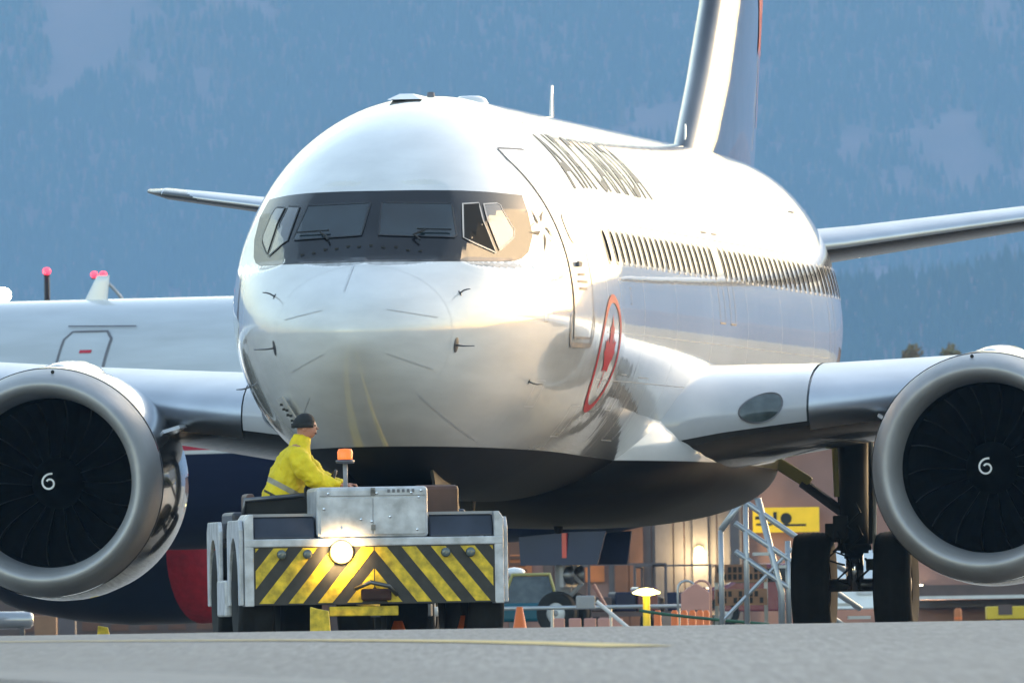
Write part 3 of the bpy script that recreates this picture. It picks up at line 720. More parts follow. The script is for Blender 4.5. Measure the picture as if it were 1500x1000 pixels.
# ------------------------------------------------------------------ landing gear
def tyre(mb, c, r, wd, hub, n=40):
    h = wd / 2; prof = [(hub, -h * .72), (r * .80, -h * .98), (r * .93, -h * .93), (r * .985, -h * .7), (r * .972, -h * .66), (r, -h * .45), (r * .985, -h * .42), (r * 1.002, -h * .2), (r * .986, -h * .16), (r * 1.003, 0), (r * .986, h * .16), (r * 1.002, h * .2), (r * .985, h * .42), (r, h * .45), (r * .972, h * .66), (r * .985, h * .7), (r * .93, h * .93), (r * .80, h * .98), (hub, h * .72)]
    return mb.lathe(prof, c, 'X', n)
def main_gear(sg):
    g = sub('main_gear', plane, (2.86 * sg, 19.6, 0))
    for dx in (-.435, .435):
        t = tyre(MB(), (dx, 0, .565), .565, .42, .28).build('tyre', 'rubber', g, smooth=True)
        MB().lathe([(.001, -.12), (.12, -.12), (.15, -.08), (.28, -.14), (.28, .14), (.15, .08), (.12, .12), (.001, .12)], (dx, 0, .565), 'X', 28).build('wheel_hub', 'steel', t, smooth=True)
    mb = MB(); mb.tube([(-.6, 0, .565), (.6, 0, .565)], .07, 12); mb.build('axle', 'steel', g, smooth=True)
    mb = MB(); mb.tube([(0, 0, .50), (0, 0, .95)], .095, 16); mb.build('oleo_piston', 'chrome', g, smooth=True)
    mb = MB(); mb.tube([(0, 0, .9), (0, 0, 1.4), (0, .02, 2.35)], [.15, .155, .165], 16); mb.tube([(0, 0, .93), (0, 0, 1.0)], .18, 16); mb.build('strut', 'black', g, smooth=True)
    mb = MB(); mb.b(-.19, .19, .17, .21, 1.0, 2.3); mb.b(-.21, -.05, -.18, -.12, 1.05, 1.3); mb.build('strut_door', 'black', g, bevel=.01)
    mb = MB()
    for a, b in (((0, .12, .55), (0, .42, .85)), ((0, .42, .85), (0, .13, 1.2))): mb.tube([a, b], .05, 8)
    mb.build('torque_link', 'steel', g)
    mb = MB(); mb.tube([(-.1 * sg, 0, 1.32), (-.55 * sg, 0, 1.66)], .055, 8); mb.build('side_strut', 'steel', g)
    mb = MB(); mb.box((-.70 * sg, 0, 1.80), (.56, .10, .13), Matrix.Rotation(R(33) * sg, 3, 'Y')); mb.build('side_brace', 'primer', g, bevel=.02)
    mb = MB(); mb.tube([(-.17 * sg, -.1, 1.5), (-.19 * sg, -.1, 2.1)], .03, 8); mb.build('actuator', 'primer', g)
    mb = MB(); mb.tube([(.22 * sg, -.1, .9), (.24 * sg, -.12, 1.5), (.2 * sg, -.1, 2.2)], .022, 6); mb.build('down_lock_rod', 'grey_light', g)
    for k in range(7):
        a = random.uniform(-.2, .2); z = random.uniform(.75, 1.5); mb = MB()
        mb.tube([(a, -.16, z), (a + .06, -.24, z - .1), (a + .1 * random.choice((-1, 1)), -.2, z - .24), (a * .5, -.14, z - .3)], .013, 6); mb.build('brake_hose', 'black', g)
    for c_, d_ in (((-.24, -.05, 1.12), (.12, .16, .2)), ((.2, -.06, .78), (.14, .14, .12))):
        mb = MB(); mb.box(c_, d_); mb.build('valve_block', 'black', g, bevel=.01)
main_gear(1); main_gear(-1)
g = sub('nose_gear', plane, (0, 4.05, 0))
for dx in (-.2, .2):
    t = tyre(MB(), (dx, 0, .345), .345, .2, .17, 32).build('tyre', 'rubber', g, smooth=True)
    MB().lathe([(.001, -.07), (.17, -.06), (.17, .06), (.001, .07)], (dx, 0, .345), 'X', 20).build('wheel_hub', 'grey_light', t, smooth=True)
mb = MB(); mb.tube([(0, 0, .35), (0, .0, 1.9)], .085, 14); mb.tube([(-.3, 0, .345), (.3, 0, .345)], .05, 10); mb.build('strut', 'grey_light', g, smooth=True)
mb = MB()
for sg in (-1, 1): mb.tube([(sg * .05, 0, 1.1), (sg * .12, -.1, 1.45), (sg * .30, -.2, 1.85)], .035, 8); mb.tube([(sg * .12, -.1, 1.45), (sg * .04, -.25, 1.85)], .028, 8)
mb.build('drag_brace', 'grey_light', g, smooth=True)
for sg in (-1, 1):
    mb = MB(); mb.loft([[(sg * .40, y, 1.72), (sg * .43, y, 1.72), (sg * .50, y, 1.25), (sg * .47, y, 1.25)] for y in (-1.3, .35)], True, True, True); mb.build('gear_door', 'black', g)
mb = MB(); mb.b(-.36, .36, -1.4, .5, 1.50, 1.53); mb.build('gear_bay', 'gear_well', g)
# small things under the belly
for y, h, c in ((7.5, .22, .2), (9.6, .26, .3)):
    mb = blade(y, -h, c, .04, z=1.47 if y < 9 else 1.5); mb.build('belly_antenna', 'black', plane, smooth=True)
MB().lathe([(.0, -.08), (.04, -.07), (.05, 0)], (.35, 14, 1.21), 'Z', 14).build('belly_beacon', 'rubber', plane, smooth=True)
# ------------------------------------------------------------------ tow tractor
M['tug_white'] = mat('tug_pale_paint', (.52, .53, .56), .4, coat=.2, var=.3, vscale=7, bump=.003, bscale=6)
M['tug_dark'] = mat('tug_dark_panel', (.035, .04, .06), .4, var=.25, vscale=5)
M['tug_under'] = mat('tug_undercarriage', (.015, .014, .013), .8, var=.4, vscale=6)
M['haz_yellow'] = mat('hazard_yellow', (.62, .43, .02), .5, var=.45, vscale=12)
M['haz_black'] = mat('hazard_black', (.025, .023, .022), .5, var=.4, vscale=9)
M['brown'] = mat('brown_vinyl', (.10, .045, .03), .5, var=.3)
M['orange_lens'] = mat('orange_lens', (.85, .16, .02), .25, emit=(1., .2, .03), estr=.25)
M['lamp_warm'] = mat('lit_headlamp', (1, .75, .4), .3, var=0, emit=(1., .55, .15), estr=1.0)
M['rust'] = mat('dark_red_hitch', (.05, .014, .010), .7, var=.4)
tug = thing('tow_tractor', 'pale grey aircraft tow tractor with black and yellow striped front', 'tractor', (.95, -6.1, 0), R(12))
mb = MB(); mb.b(-1.12, 1.12, .10, 4.1, .42, 1.03); mb.build('chassis', 'tug_under', tug, bevel=.02)
mb = MB(); mb.b(-1.115, 1.115, .0, .06, .42, .955); plate = mb.build('front_plate', 'haz_black', tug)
# hazard stripes, clipped to the plate: / on the left half and \ on the right half
def clip_poly(poly, x0, x1, z0, z1):
    def cl(p, f, inter):
        out = []
        for i in range(len(p)):
            a, b = p[i - 1], p[i]
            if f(b):
                if not f(a): out.append(inter(a, b))
                out.append(b)
            elif f(a): out.append(inter(a, b))
        return out
    ix = lambda X: (lambda a, b: (X, a[1] + (b[1] - a[1]) * (X - a[0]) / (b[0] - a[0])))
    iz = lambda Z: (lambda a, b: (a[0] + (b[0] - a[0]) * (Z - a[1]) / (b[1] - a[1]), Z))
    for f, g_ in ((lambda p: p[0] >= x0, ix(x0)), (lambda p: p[0] <= x1, ix(x1)), (lambda p: p[1] >= z0, iz(z0)), (lambda p: p[1] <= z1, iz(z1))):
        poly = cl(poly, f, g_)
        if len(poly) < 3: return None
    return poly
for sg, k0 in ((1, -1.62), (-1, -1.62)):
    for i in range(7):
        b0 = k0 + i * .272; sl = .42
        pl = [(b0, .43), (b0 + .135, .43), (b0 + .135 + sl, .95), (b0 + sl, .95)]
        pl = clip_poly(pl, -1.10, -.005, .435, .945)
        if not pl: continue
        if sg < 0: pl = [(-x, z) for x, z in pl]
        MB().prism(pl, -.006, -.001).build('stripe', 'haz_yellow', plate)
mb = MB(); mb.b(-1.20, 1.20, -.02, .14, .955, 1.03); mb.build('top_rail', 'tug_white', tug, bevel=.012)
for sg in (-1, 1):
    mb = MB(); mb.loft([[(sg * 1.116, y, .41), (sg * 1.20, y, .41), (sg * 1.20, y, 1.20), (sg * 1.16, y, 1.26), (sg * 1.116, y, 1.26)] for y in (-.015, .9)], True, True, True); mb.build('side_post', 'tug_white', tug, bevel=.01)
    mb = MB(); x0, x1 = (-1.11, -.54) if sg < 0 else (.52, 1.11)
    mb.loft([[(x0, .05, 1.035), (x1, .05, 1.035), (x1, 1.0, 1.04), (x0, 1.0, 1.04)], [(x0, .16, 1.235), (x1, .16, 1.235), (x1, 1.0, 1.245), (x0, 1.0, 1.245)]], True, True, True); mb.build('deck_panel', 'tug_dark', tug, bevel=.015)
    mb = MB(); mb.b(x0, x1, .14, .19, 1.236, 1.262); mb.build('deck_edge', 'grey_mid', tug)
mb = MB(); mb.b(-.525, .505, .0, 1.15, 1.032, 1.50); hood = mb.build('engine_hood', 'tug_white', tug, bevel=.035)
for sg in (0, 1):
    mb = MB(); mb.b(-.495 if sg == 0 else .0, -.012 if sg == 0 else .478, -.012, .0, 1.06, 1.40); mb.build('hood_panel', 'tug_white', hood, bevel=.006)
mb = MB(); mb.b(-.50, .48, -.006, .001, 1.415, 1.42); mb.build('hood_seam', 'seam', hood)
for z in (1.10, 1.42, 1.44):
    mb = MB(); mb.b(-.025, .015, -.022, -.008, z, z + .05); mb.build('latch', 'steel', hood)
for x, z in ((-.42, 1.44), (-.46, 1.30), (.03, 1.44), (.35, 1.44), (.42, 1.40), (.44, 1.46), (.40, 1.10), (.15, 1.22), (-.02, 1.18), (-.12, 1.2), (-.30, 1.12)):
    mb = MB(); mb.lathe([(.001, -.02), (.011, -.017), (.014, 0)], (x, -.006, z), 'Y', 8); mb.build('bolt', 'chrome', hood)
for k in range(6):
    mb = MB(); mb.b(.13 + k * .045, .155 + k * .045, -.006, .0, 1.445, 1.475); mb.build('unit_number', 'seam', hood)
# lamps on the plate
def lamp(x, z, r, m, lit=False):
    o = sub('headlight', tug, (x, -.02, z))
    MB().lathe([(r * .6, .05), (r, .03), (r * 1.05, -.03), (r * .92, -.035)], (0, 0, 0), 'Y', 20).build('housing', 'black', o, smooth=True)
    MB().lathe([(.001, -.05), (r * .6, -.055), (r * 1.0, -.04), (r * 1.07, -.02)], (0, 0, 0), 'Y', 20).build('lens', m, o, smooth=True); return o
lamp(-.305, .90, .10, 'lamp_warm')
for x in (-.86, -.62, .66, .89): lamp(x, .885, .042, 'lens_grey')
sp = bpy.data.lights.new('headlight_beam', 'SPOT'); sp.energy = 35; sp.color = (1, .66, .28); sp.spot_size = R(150); sp.spot_blend = .8; sp.shadow_soft_size = .08
spo = bpy.data.objects.new('headlight_beam', sp); COL.objects.link(spo); spo.parent = tug; spo.location = (-.305, -.13, .90); spo.rotation_euler = (R(82), 0, 0)
# hitch, steps, lower bar
mb = MB(); mb.b(-.13, .15, -.08, -.01, .45, .56); mb.build('hitch', 'rust', tug, bevel=.02)
mb = MB(); mb.tube([(-.18, -.05, .56), (-.05, -.16, .62), (.12, -.16, .58), (.2, -.05, .5)], .02, 8); mb.build('safety_chain', 'steel', tug, smooth=True)
mb = MB(); mb.b(-.42, .22, .02, .10, .31, .40); mb.build('lower_bar', 'haz_yellow', tug, bevel=.01)
# wheels and white mudguards
def tug_wheel(x, y):
    o = sub('wheel', tug, (x, y, .49))
    t = tyre(MB(), (0, 0, 0), .49, .34, .25, 32).build('tyre', 'rubber', o, smooth=True)
    MB().lathe([(.001, -.08), (.1, -.09), (.13, -.04), (.25, -.10), (.25, .10), (.13, .04), (.001, .08)], (0, 0, 0), 'X', 24).build('rim', 'grey_mid', o, smooth=True)
for x in (-1.07, 1.07):
    for y in (.80, 3.25): tug_wheel(x, y)
for x in (-.45, .55):
    o = sub('wheel', tug, (x, 3.25, .45)); tyre(MB(), (0, 0, 0), .45, .4, .25, 28).build('tyre', 'rubber', o, smooth=True)
for sg in (-1, 1):
    for yc in (.80, 3.25):
        y0, y1 = yc - .74, yc + .74; arc = [(yc - .545 * math.cos(q), .50 + .545 * math.sin(q)) for q in (math.pi * k / 14 for k in range(15))]
        pl = [(y0, .42), (yc - .545, .42)] + arc + [(yc + .545, .42), (y1, .42), (y1, 1.12), (y1 - .12, 1.21), (y0 + .12, 1.21), (y0, 1.12)]
        x0, x1 = (1.205, 1.245) if sg > 0 else (-1.245, -1.205)
        MB().prism(pl, x0, x1, 'X').build('mudguard', 'tug_white', tug, bevel=.01)
    mb = MB(); mb.b(1.20 if sg > 0 else -1.27, 1.27 if sg > 0 else -1.20, 1.55, 2.5, .32, .66); mb.build('step_box', 'tug_white', tug, bevel=.02)
mb = MB(); mb.b(-1.1, 1.1, 2.45, 4.05, 1.0, 1.2); mb.b(-1.1, -.95, .95, 2.45, 1.0, 1.2); mb.build('upper_body', 'tug_under', tug)
# cab tub, seats, dashboard, wheel
mb = MB(); mb.b(-1.1, .5, 1.16, 1.24, 1.03, 1.42); mb.build('dash_panel', 'tug_under', tug, bevel=.02)
mb = MB(); mb.b(-1.1, 1.1, 2.7, 4.0, 1.03, 1.30); mb.build('rear_deck', 'tug_dark', tug, bevel=.03)
mb = MB(); mb.tube([(-1.12, 1.15, 1.25), (-1.10, 1.15, 1.40), (-.55, 1.12, 1.44)], .022, 8); mb.build('grab_rail', 'steel', tug, smooth=True)
mb = MB(); mb.b(.52, .95, 1.2, 1.75, 1.10, 1.26); s_ = mb.build('passenger_seat', 'brown', tug, bevel=.04)
mb = MB(); mb.b(.52, .95, 1.75, 1.86, 1.15, 1.52); mb.build('seat_back', 'brown', s_, bevel=.04)
mb = MB(); mb.b(-1.05, -.55, 1.25, 1.85, 1.06, 1.22); s_ = mb.build('driver_seat', 'brown', tug, bevel=.04)
mb = MB(); mb.b(-1.08, -1.0, 1.25, 1.85, 1.15, 1.46); mb.build('seat_back', 'brown', s_, bevel=.03)
sw = sub('steering_wheel', tug, (-.30, 1.45, 1.50)); sw.rotation_euler = (0, R(-65), 0)
mb = MB(); mb.tube([(.18 * math.cos(a), .18 * math.sin(a), 0) for a in (2 * math.pi * k / 24 for k in range(25))], .014, 8, False); mb.build('wheel_rim', 'black', sw, smooth=True)
mb = MB(); mb.tube([(-.18, 0, 0), (.18, 0, 0)], .012, 6); mb.tube([(0, 0, 0), (0, 0, -.35)], .02, 8); mb.build('steering_column', 'black', sw)
bc = sub('beacon', tug, (-.21, .55, 1.50))
mb = MB(); mb.tube([(0, 0, 0), (0, 0, .22)], .022, 10); mb.build('beacon_pole', 'grey_mid', bc, smooth=True)
MB().lathe([(.02, .22), (.085, .225), (.09, .25), (.06, .26)], (0, 0, 0), 'Z', 18).build('beacon_base', 'steel', bc, smooth=True)
MB().lathe([(.07, .26), (.072, .33), (.06, .355), (.001, .36)], (0, 0, 0), 'Z', 18).build('beacon_lens', 'orange_lens', bc, smooth=True)

tb = thing('tow_bar', 'steel tow bar between the tow tractor and the nose wheels', 'tow bar', (0, 0, 0))
mb = MB(); mb.tube([(.12, -2.0, .52), (0, 3.55, .36)], .06, 10); mb.build('bar', 'haz_yellow', tb)
mb = MB(); mb.b(-.3, .3, 3.5, 3.62, .3, .42); mb.build('tow_head', 'steel', tb, bevel=.01)

# ------------------------------------------------------------------ driver
def skin_mesh(name, pts, edges, m, parent, root=0, lv=2, loc=(0, 0, 0)):
    me = bpy.data.meshes.new(name); me.from_pydata([p[:3] for p in pts], edges, [])
    o = bpy.data.objects.new(name, me); COL.objects.link(o); o.parent = parent; o.location = loc
    sk = o.modifiers.new('skin', 'SKIN'); sk.use_smooth_shade = True; ss = o.modifiers.new('sub', 'SUBSURF'); ss.levels = lv; ss.render_levels = lv
    for i, d in enumerate(me.skin_vertices[0].data): d.radius = pts[i][3] if isinstance(pts[i][3], tuple) else (pts[i][3], pts[i][3]); d.use_root = (i == root)
    me.materials.append(M[m]); return o
M['skin'] = mat('skin', (.48, .22, .15), .5, var=.12, vscale=14)
def cloth(name, c, bump=.03, bs=9.):
    return mat(name, c, .75, var=.18, vscale=7, bump=bump, bscale=bs)
M['hivis'] = cloth('hi_vis_yellow', (.80, .61, .012)); M['trouser'] = cloth('dark_trousers', (.03, .03, .04)); M['beanie'] = cloth('black_knit_hat', (.012, .012, .013), .006, 90)
M['tape'] = mat('grey_reflective_tape', (.42, .40, .34), .4)
HX, HY, HZ = -.10, -4.72, 1.33
per = thing('person', 'person in yellow high-visibility jacket and black knit hat driving the tow tractor', 'person', (HX, HY, 1.2))
def W(x, y, z): return (x, y, z + HZ - 1.2)
# body: head, neck, spine, arms, legs in one skin; facing +X
B = [(0, 0, 0, .13), (.04, 0, .18, .135), (.11, 0, .38, .15), (.17, 0, .52, .11), (.20, 0, .60, .058), (.225, 0, .66, .062), (.245, 0, .71, .085), (.25, 0, .79, .088), (.235, 0, .84, .06),
     (.18, -.17, .49, .065), (.30, -.25, .30, .050), (.50, -.22, .19, .038), (.57, -.21, .19, .034),
     (.18, .17, .49, .065), (.36, .24, .30, .050), (.55, .16, .20, .038), (.62, .14, .20, .034),
     (.03, -.10, -.02, .10), (.42, -.14, .0, .085), (.48, -.14, -.40, .055), (.03, .10, -.02, .10), (.42, .14, .0, .085), (.48, .14, -.40, .055)]
Ed = [(0, 1), (1, 2), (2, 3), (3, 4), (4, 5), (5, 6), (6, 7), (7, 8), (3, 9), (9, 10), (10, 11), (11, 12), (3, 13), (13, 14), (14, 15), (15, 16), (0, 17), (17, 18), (18, 19), (0, 20), (20, 21), (21, 22)]
B = [(x, y, z + HZ - 1.2, r) for x, y, z, r in B]
body = skin_mesh('body', B, Ed, 'skin', per)
def ell(mb, c, r, n=16, m_=10, z0=-1., z1=1.):
    rings = []
    for i in range(m_ + 1):
        s_ = lerp(z0, z1, i / m_); k = math.sqrt(max(1 - s_ * s_, 1e-5)); rings.append([(c[0] + r[0] * k * math.cos(2 * math.pi * j / n), c[1] + r[1] * k * math.sin(2 * math.pi * j / n), c[2] + r[2] * s_) for j in range(n)])
    return mb.loft(rings, True, True, True)
dz = HZ - 1.2
# face: brow, nose, lips, chin, ears
mb = MB(); ell(mb, (.268, 0, .735 + dz), (.085, .07, .105), 20, 14)
mb.build('face', 'skin', per, smooth=True)
mb = MB(); mb.loft([[(.335, -.012, .765 + dz), (.335, .012, .765 + dz), (.335, .01, .77 + dz)], [(.372, -.02, .725 + dz), (.372, .02, .725 + dz), (.368, 0, .735 + dz)], [(.34, -.018, .715 + dz), (.34, .018, .715 + dz), (.34, 0, .712 + dz)]], True, True, True); mb.build('nose', 'skin', per, smooth=True)
mb = MB(); ell(mb, (.338, 0, .685 + dz), (.018, .03, .009)); mb.build('mouth', M['rust'], per, smooth=True)
for sg in (-1, 1):
    mb = MB(); ell(mb, (.335, sg * .032, .757 + dz), (.013, .014, .009)); mb.build('eye', 'black', per, smooth=True)
    mb = MB(); ell(mb, (.235, sg * .083, .735 + dz), (.022, .012, .034)); mb.build('ear', 'skin', per, smooth=True)
# hands with separate fingers on the wheel rim
def hand(px, py, pz, sg):
    mb = MB(); ell(mb, (px, py, pz), (.045, .035, .02), 12, 8)
    for k in range(4):
        y = py + (k - 1.5) * .017; l = (.055, .065, .06, .045)[k]
        mb.tube([(px + .03, y, pz + .005), (px + .03 + l * .5, y, pz + .002), (px + .03 + l * .75, y, pz - .025), (px + .03 + l * .6, y, pz - .045)], [.009, .009, .008, .006], 7)
    mb.tube([(px - .01, py - sg * .03, pz), (px + .02, py - sg * .05, pz - .012), (px + .045, py - sg * .045, pz - .03)], [.011, .010, .007], 7)
    mb.build('hand', 'skin', per, smooth=True)
hand(.59, -.21, .19 + dz, -1); hand(.65, .14, .20 + dz, 1)
# clothes follow the same skeleton with larger radii
# printed grey band and dark pocket slot on the jacket fabric
_t = M['hivis'].node_tree; _b = _t.nodes['Principled BSDF']; _src = _b.inputs['Base Color'].links[0].from_socket
_tc = _t.nodes.new('ShaderNodeTexCoord'); _sx = _t.nodes.new('ShaderNodeSeparateXYZ'); _t.links.new(_tc.outputs['Object'], _sx.inputs[0])
def _math(op, *a):
    q = _t.nodes.new('ShaderNodeMath'); q.operation = op
    for i, v in enumerate(a):
        if isinstance(v, (int, float)): q.inputs[i].default_value = v
        else: _t.links.new(v, q.inputs[i])
    return q.outputs[0]
_zz = _math('MULTIPLY_ADD', _sx.outputs['X'], .55, _sx.outputs['Z'])
def _band(z, h): return _math('LESS_THAN', _math('ABSOLUTE', _math('SUBTRACT', _zz, z)), h)
def _mixc(f, c, src):
    m_ = _t.nodes.new('ShaderNodeMix'); m_.data_type = 'RGBA'; _t.links.new(f, m_.inputs[0]); _t.links.new(src, m_.inputs[6]); m_.inputs[7].default_value = (*c, 1); return m_.outputs[2]
_c1 = _mixc(_math('MULTIPLY', _band(.335, .028), _math('LESS_THAN', _sx.outputs['X'], .22)), (.36, .33, .26), _src)
_c2 = _mixc(_math('MULTIPLY', _band(.21, .012), _math('MULTIPLY', _math('LESS_THAN', _sx.outputs['Y'], -.03), _math('LESS_THAN', _sx.outputs['X'], .05))), (.06, .05, .03), _c1)
_t.links.new(_c2, _b.inputs['Base Color'])
mb = MB(); rings = []
for x, z, rx_, ry_ in ((-.05, -.10, .17, .19), (-.04, -.04, .20, .225), (.0, .06, .19, .225), (.05, .20, .18, .225), (.10, .33, .175, .235), (.135, .44, .155, .235), (.165, .51, .125, .20), (.185, .555, .095, .13), (.205, .615, .088, .095), (.22, .665, .084, .088)):
    rings.append([(x + rx_ * math.cos(q), ry_ * math.sin(q), z + dz + .25 * rx_ * math.cos(q) * -.35) for q in (2 * math.pi * k / 28 for k in range(28))])
mb.loft(rings, True, True, True)
for sl_ in ([(.15, -.10, .46, .105), (.165, -.20, .455, .115), (.22, -.275, .38, .105), (.29, -.30, .29, .095), (.36, -.285, .24, .085), (.45, -.25, .21, .075), (.545, -.215, .195, .058)], [(.15, .10, .46, .105), (.17, .20, .455, .115), (.26, .27, .38, .105), (.35, .28, .29, .095), (.42, .25, .245, .085), (.50, .19, .215, .073), (.60, .145, .20, .056)]):
    mb.tube([(x, y, z + dz) for x, y, z, r in sl_], [r for x, y, z, r in sl_], 18)
jk = mb.build('jacket', 'hivis', per, smooth=True)
rm = jk.modifiers.new('cloth', 'REMESH'); rm.mode = 'VOXEL'; rm.voxel_size = .016; rm.use_smooth_shade = True
smo = jk.modifiers.new('smooth', 'SMOOTH'); smo.iterations = 6
tx = bpy.data.textures.new('folds', 'CLOUDS'); tx.noise_scale = .10; tx.noise_depth = 3
dm = jk.modifiers.new('folds', 'DISPLACE'); dm.texture = tx; dm.strength = .07; dm.mid_level = .5; dm.texture_coords = 'LOCAL'
T_ = [(.03, -.10, -.02, .125), (.40, -.14, .0, .10), (.48, -.14, -.30, .075), (.03, .10, -.02, .125), (.40, .14, .0, .10), (.48, .14, -.30, .075), (0, 0, .0, .15)]
skin_mesh('trousers', [(x, y, z + dz, r) for x, y, z, r in T_], [(6, 0), (0, 1), (1, 2), (6, 3), (3, 4), (4, 5)], 'trouser', per, 6)
mb = MB(); rings = []
for i in range(10):
    a = R(-14) + R(104) * i / 9; k = math.cos(a); rings.append([(.232 + .106 * k * math.cos(q), .098 * k * math.sin(q), .775 + dz + .10 * math.sin(a) + .018 * k * math.cos(q)) for q in (2 * math.pi * j / 22 for j in range(22))])
mb.loft(rings, True, False, True).build('knit_hat', 'beanie', per, smooth=True)
MB().lathe([(.101, -.03), (.110, -.03), (.112, .01), (.103, .015)], (.226, 0, .768 + dz), 'Z', 24).build('hat_cuff', 'beanie', per, smooth=True)
per.rotation_euler = (0, 0, R(8))

# ------------------------------------------------------------------ parked airliner beyond
PK = R(28)
M['pfus'] = zsplit('parked_airliner_paint', [(3.02, (.012, .016, .045)), (3.08, (.62, .63, .66)), (3.24, (.42, .02, .05)), (3.27, (.62, .63, .66)), (None, (.56, .61, .67))], rough=.25, bump=.003, satin=3.02)  # upper white dimmed bluish: shade on the parked aircraft put into the paint colour
M['navy'] = mat('navy_gloss', (.010, .014, .045), .4, coat=.1, spec=.3)
park = thing('parked_airliner', 'parked white and navy airliner with red stripe standing behind the towed one', 'airplane', at(.75 + 4 * math.cos(PK), 292 - 4 * math.sin(PK), 0), R(90) - PK - YAW)
def park_fus():
    ys = [.01, .05, .12, .25, .5, .8, 1.2, 1.6, 2, 2.5, 3, 3.6, 4.4, 5.2, 6, 7] + [8 + 2 * i for i in range(10)] + [28, 30, 32, 34, 36, 37.4, 38.3]
    return MB().loft([[(sect(y, 2 * math.pi * k / 72)[0], y, sect(y, 2 * math.pi * k / 72)[1]) for k in range(72)] for y in ys], True, True, True)
park_fus().build('fuselage', 'pfus', park, smooth=True)
pd = [(11.32, 3.35), (11.32, 4.80), (11.45, 4.92), (12.08, 4.92), (12.18, 4.80), (12.18, 3.35)]
mb = MB(); patch(mb, pd, .12, lambda a, b: side_pt(a, b, .008, -1)[0]); pdo = mb.build('service_door', M['pfus'], park, smooth=True)
mb = MB(); ribbon(mb, side_path(pd, .08, .014, -1, True), .045, True); mb.build('door_seal', 'seam', pdo)
mb = MB(); ribbon(mb, side_path([(10.95, 4.98), (12.2, 5.0)], .1, .03, -1), .03); mb.build('rain_gutter', 'seam', pdo)
mb = MB(); ribbon(mb, side_path([(11.6, 4.6), (11.82, 4.6)], .05, .016, -1), .06); mb.build('placard', 'red', pdo)
mb = blade(12.35, .40, .42, .05, lean=-.35); mb.build('blade_antenna', 'white', park, smooth=True)
for sg in (1, -1):
    f = (lambda q: q) if sg > 0 else (lambda q: q.mirror())
    o = f(MB().loft([wing_ring(*a) for a in WST], True, True, True)).build('wing', 'grey_mid', park, smooth=True)
    e = sub('engine', park, (sg * 4.83, 12.6, 1.45))
    MB().lathe([(.85, .6), (.87, .3), (.94, .06), (1.0, 0), (1.07, .08), (1.13, .3)], (0, 0, 0), 'Y', 40).build('inlet_lip', 'lip', e, smooth=True)
    MB().lathe([(1.13, .3), (1.18, .8), (1.19, 1.8), (1.12, 2.8), (.95, 3.8), (.85, 4.1), (.5, 4.6), (.1, 5.2)], (0, 0, 0), 'Y', 40).build('cowl', 'navy', e, smooth=True)
f_ = MB().loft([fin_ring(*a) for a in FST], True, True, True); f_.build('fin', 'navy', park, smooth=True)
# its nose gear: doors, strut, taxi lights, wheels
g = sub('nose_gear', park, (0, 4.0, 0))
for dx in (-.21, .21):
    t = tyre(MB(), (dx, 0, .345), .345, .2, .17, 28).build('tyre', 'rubber', g, smooth=True)
    MB().lathe([(.001, -.07), (.17, -.06), (.17, .06), (.001, .07)], (dx, 0, .345), 'X', 18).build('wheel_hub', 'grey_light', t, smooth=True)
mb = MB(); mb.tube([(0, 0, .35), (0, 0, 1.75)], .13, 12); mb.tube([(-.28, 0, .345), (.28, 0, .345)], .05, 8); mb.build('strut', 'grey_mid', g, smooth=True)
mb = MB(); mb.tube([(0, -.1, .6), (0, -.32, .8), (0, -.1, 1.0)], .045, 8); mb.build('torque_link', 'grey_mid', g)
mb = MB(); mb.b(-.3, .3, -.16, -.08, .74, 1.2); mb.build('light_bracket', 'grey_mid', g, bevel=.02)
for x, z in ((-.17, .94), (.17, .94), (-.02, 1.24)):
    o = sub('taxi_light', g, (x, -.2, z))
    o.rotation_euler = (0, 0, R(40))
    MB().lathe([(.07, .12), (.14, .04), (.15, -.04), (.13, -.045)], (0, 0, 0), 'Y', 18).build('housing', 'steel', o, smooth=True)
    MB().lathe([(.001, .05), (.07, .02), (.13, -.04)], (0, 0, 0), 'Y', 18).build('reflector', 'chrome', o, smooth=True)
for sg in (-1, 1):
    mb = MB(); mb.loft([[(sg * .42, y, 1.62), (sg * .45, y, 1.62), (sg * .52, y * .88, 1.1), (sg * .49, y * .88, 1.1)] for y in (-1.0, .55)], True, True, True); d_ = mb.build('gear_door', 'navy', g)
    mb = MB(); mb.b(sg * .47 - .035, sg * .47 + .035, -.33, -.25, 1.1, 1.6); mb.build('door_stripe', 'red', d_)
cov = thing('engine_cover', 'red cover filling the inlet of the parked navy engine', 'cover', (0, 0, 0))
pm = Matrix.Translation(park.location) @ Matrix.Rotation(R(90) - PK - YAW, 4, 'Z')
cov.location = pm @ Vector((4.83, 12.55, 1.45)); cov.rotation_euler = (0, 0, R(90) - PK - YAW)
M['cover'] = cloth('red_cover_fabric', (.50, .012, .03), .03, 5)
MB().lathe([(.001, -.10), (.5, -.09), (.9, -.03), (1.06, .06), (1.16, .35), (1.18, .62)], (0, 0, 0), 'Y', 36).build('fabric', 'cover', cov, smooth=True)
mb = MB(); mb.tube([(.3, -.1, .4), (.3, -.2, .35), (.3, -.22, .1), (.3, -.1, .05)], .02, 6); mb.build('strap', 'grey_light', cov)
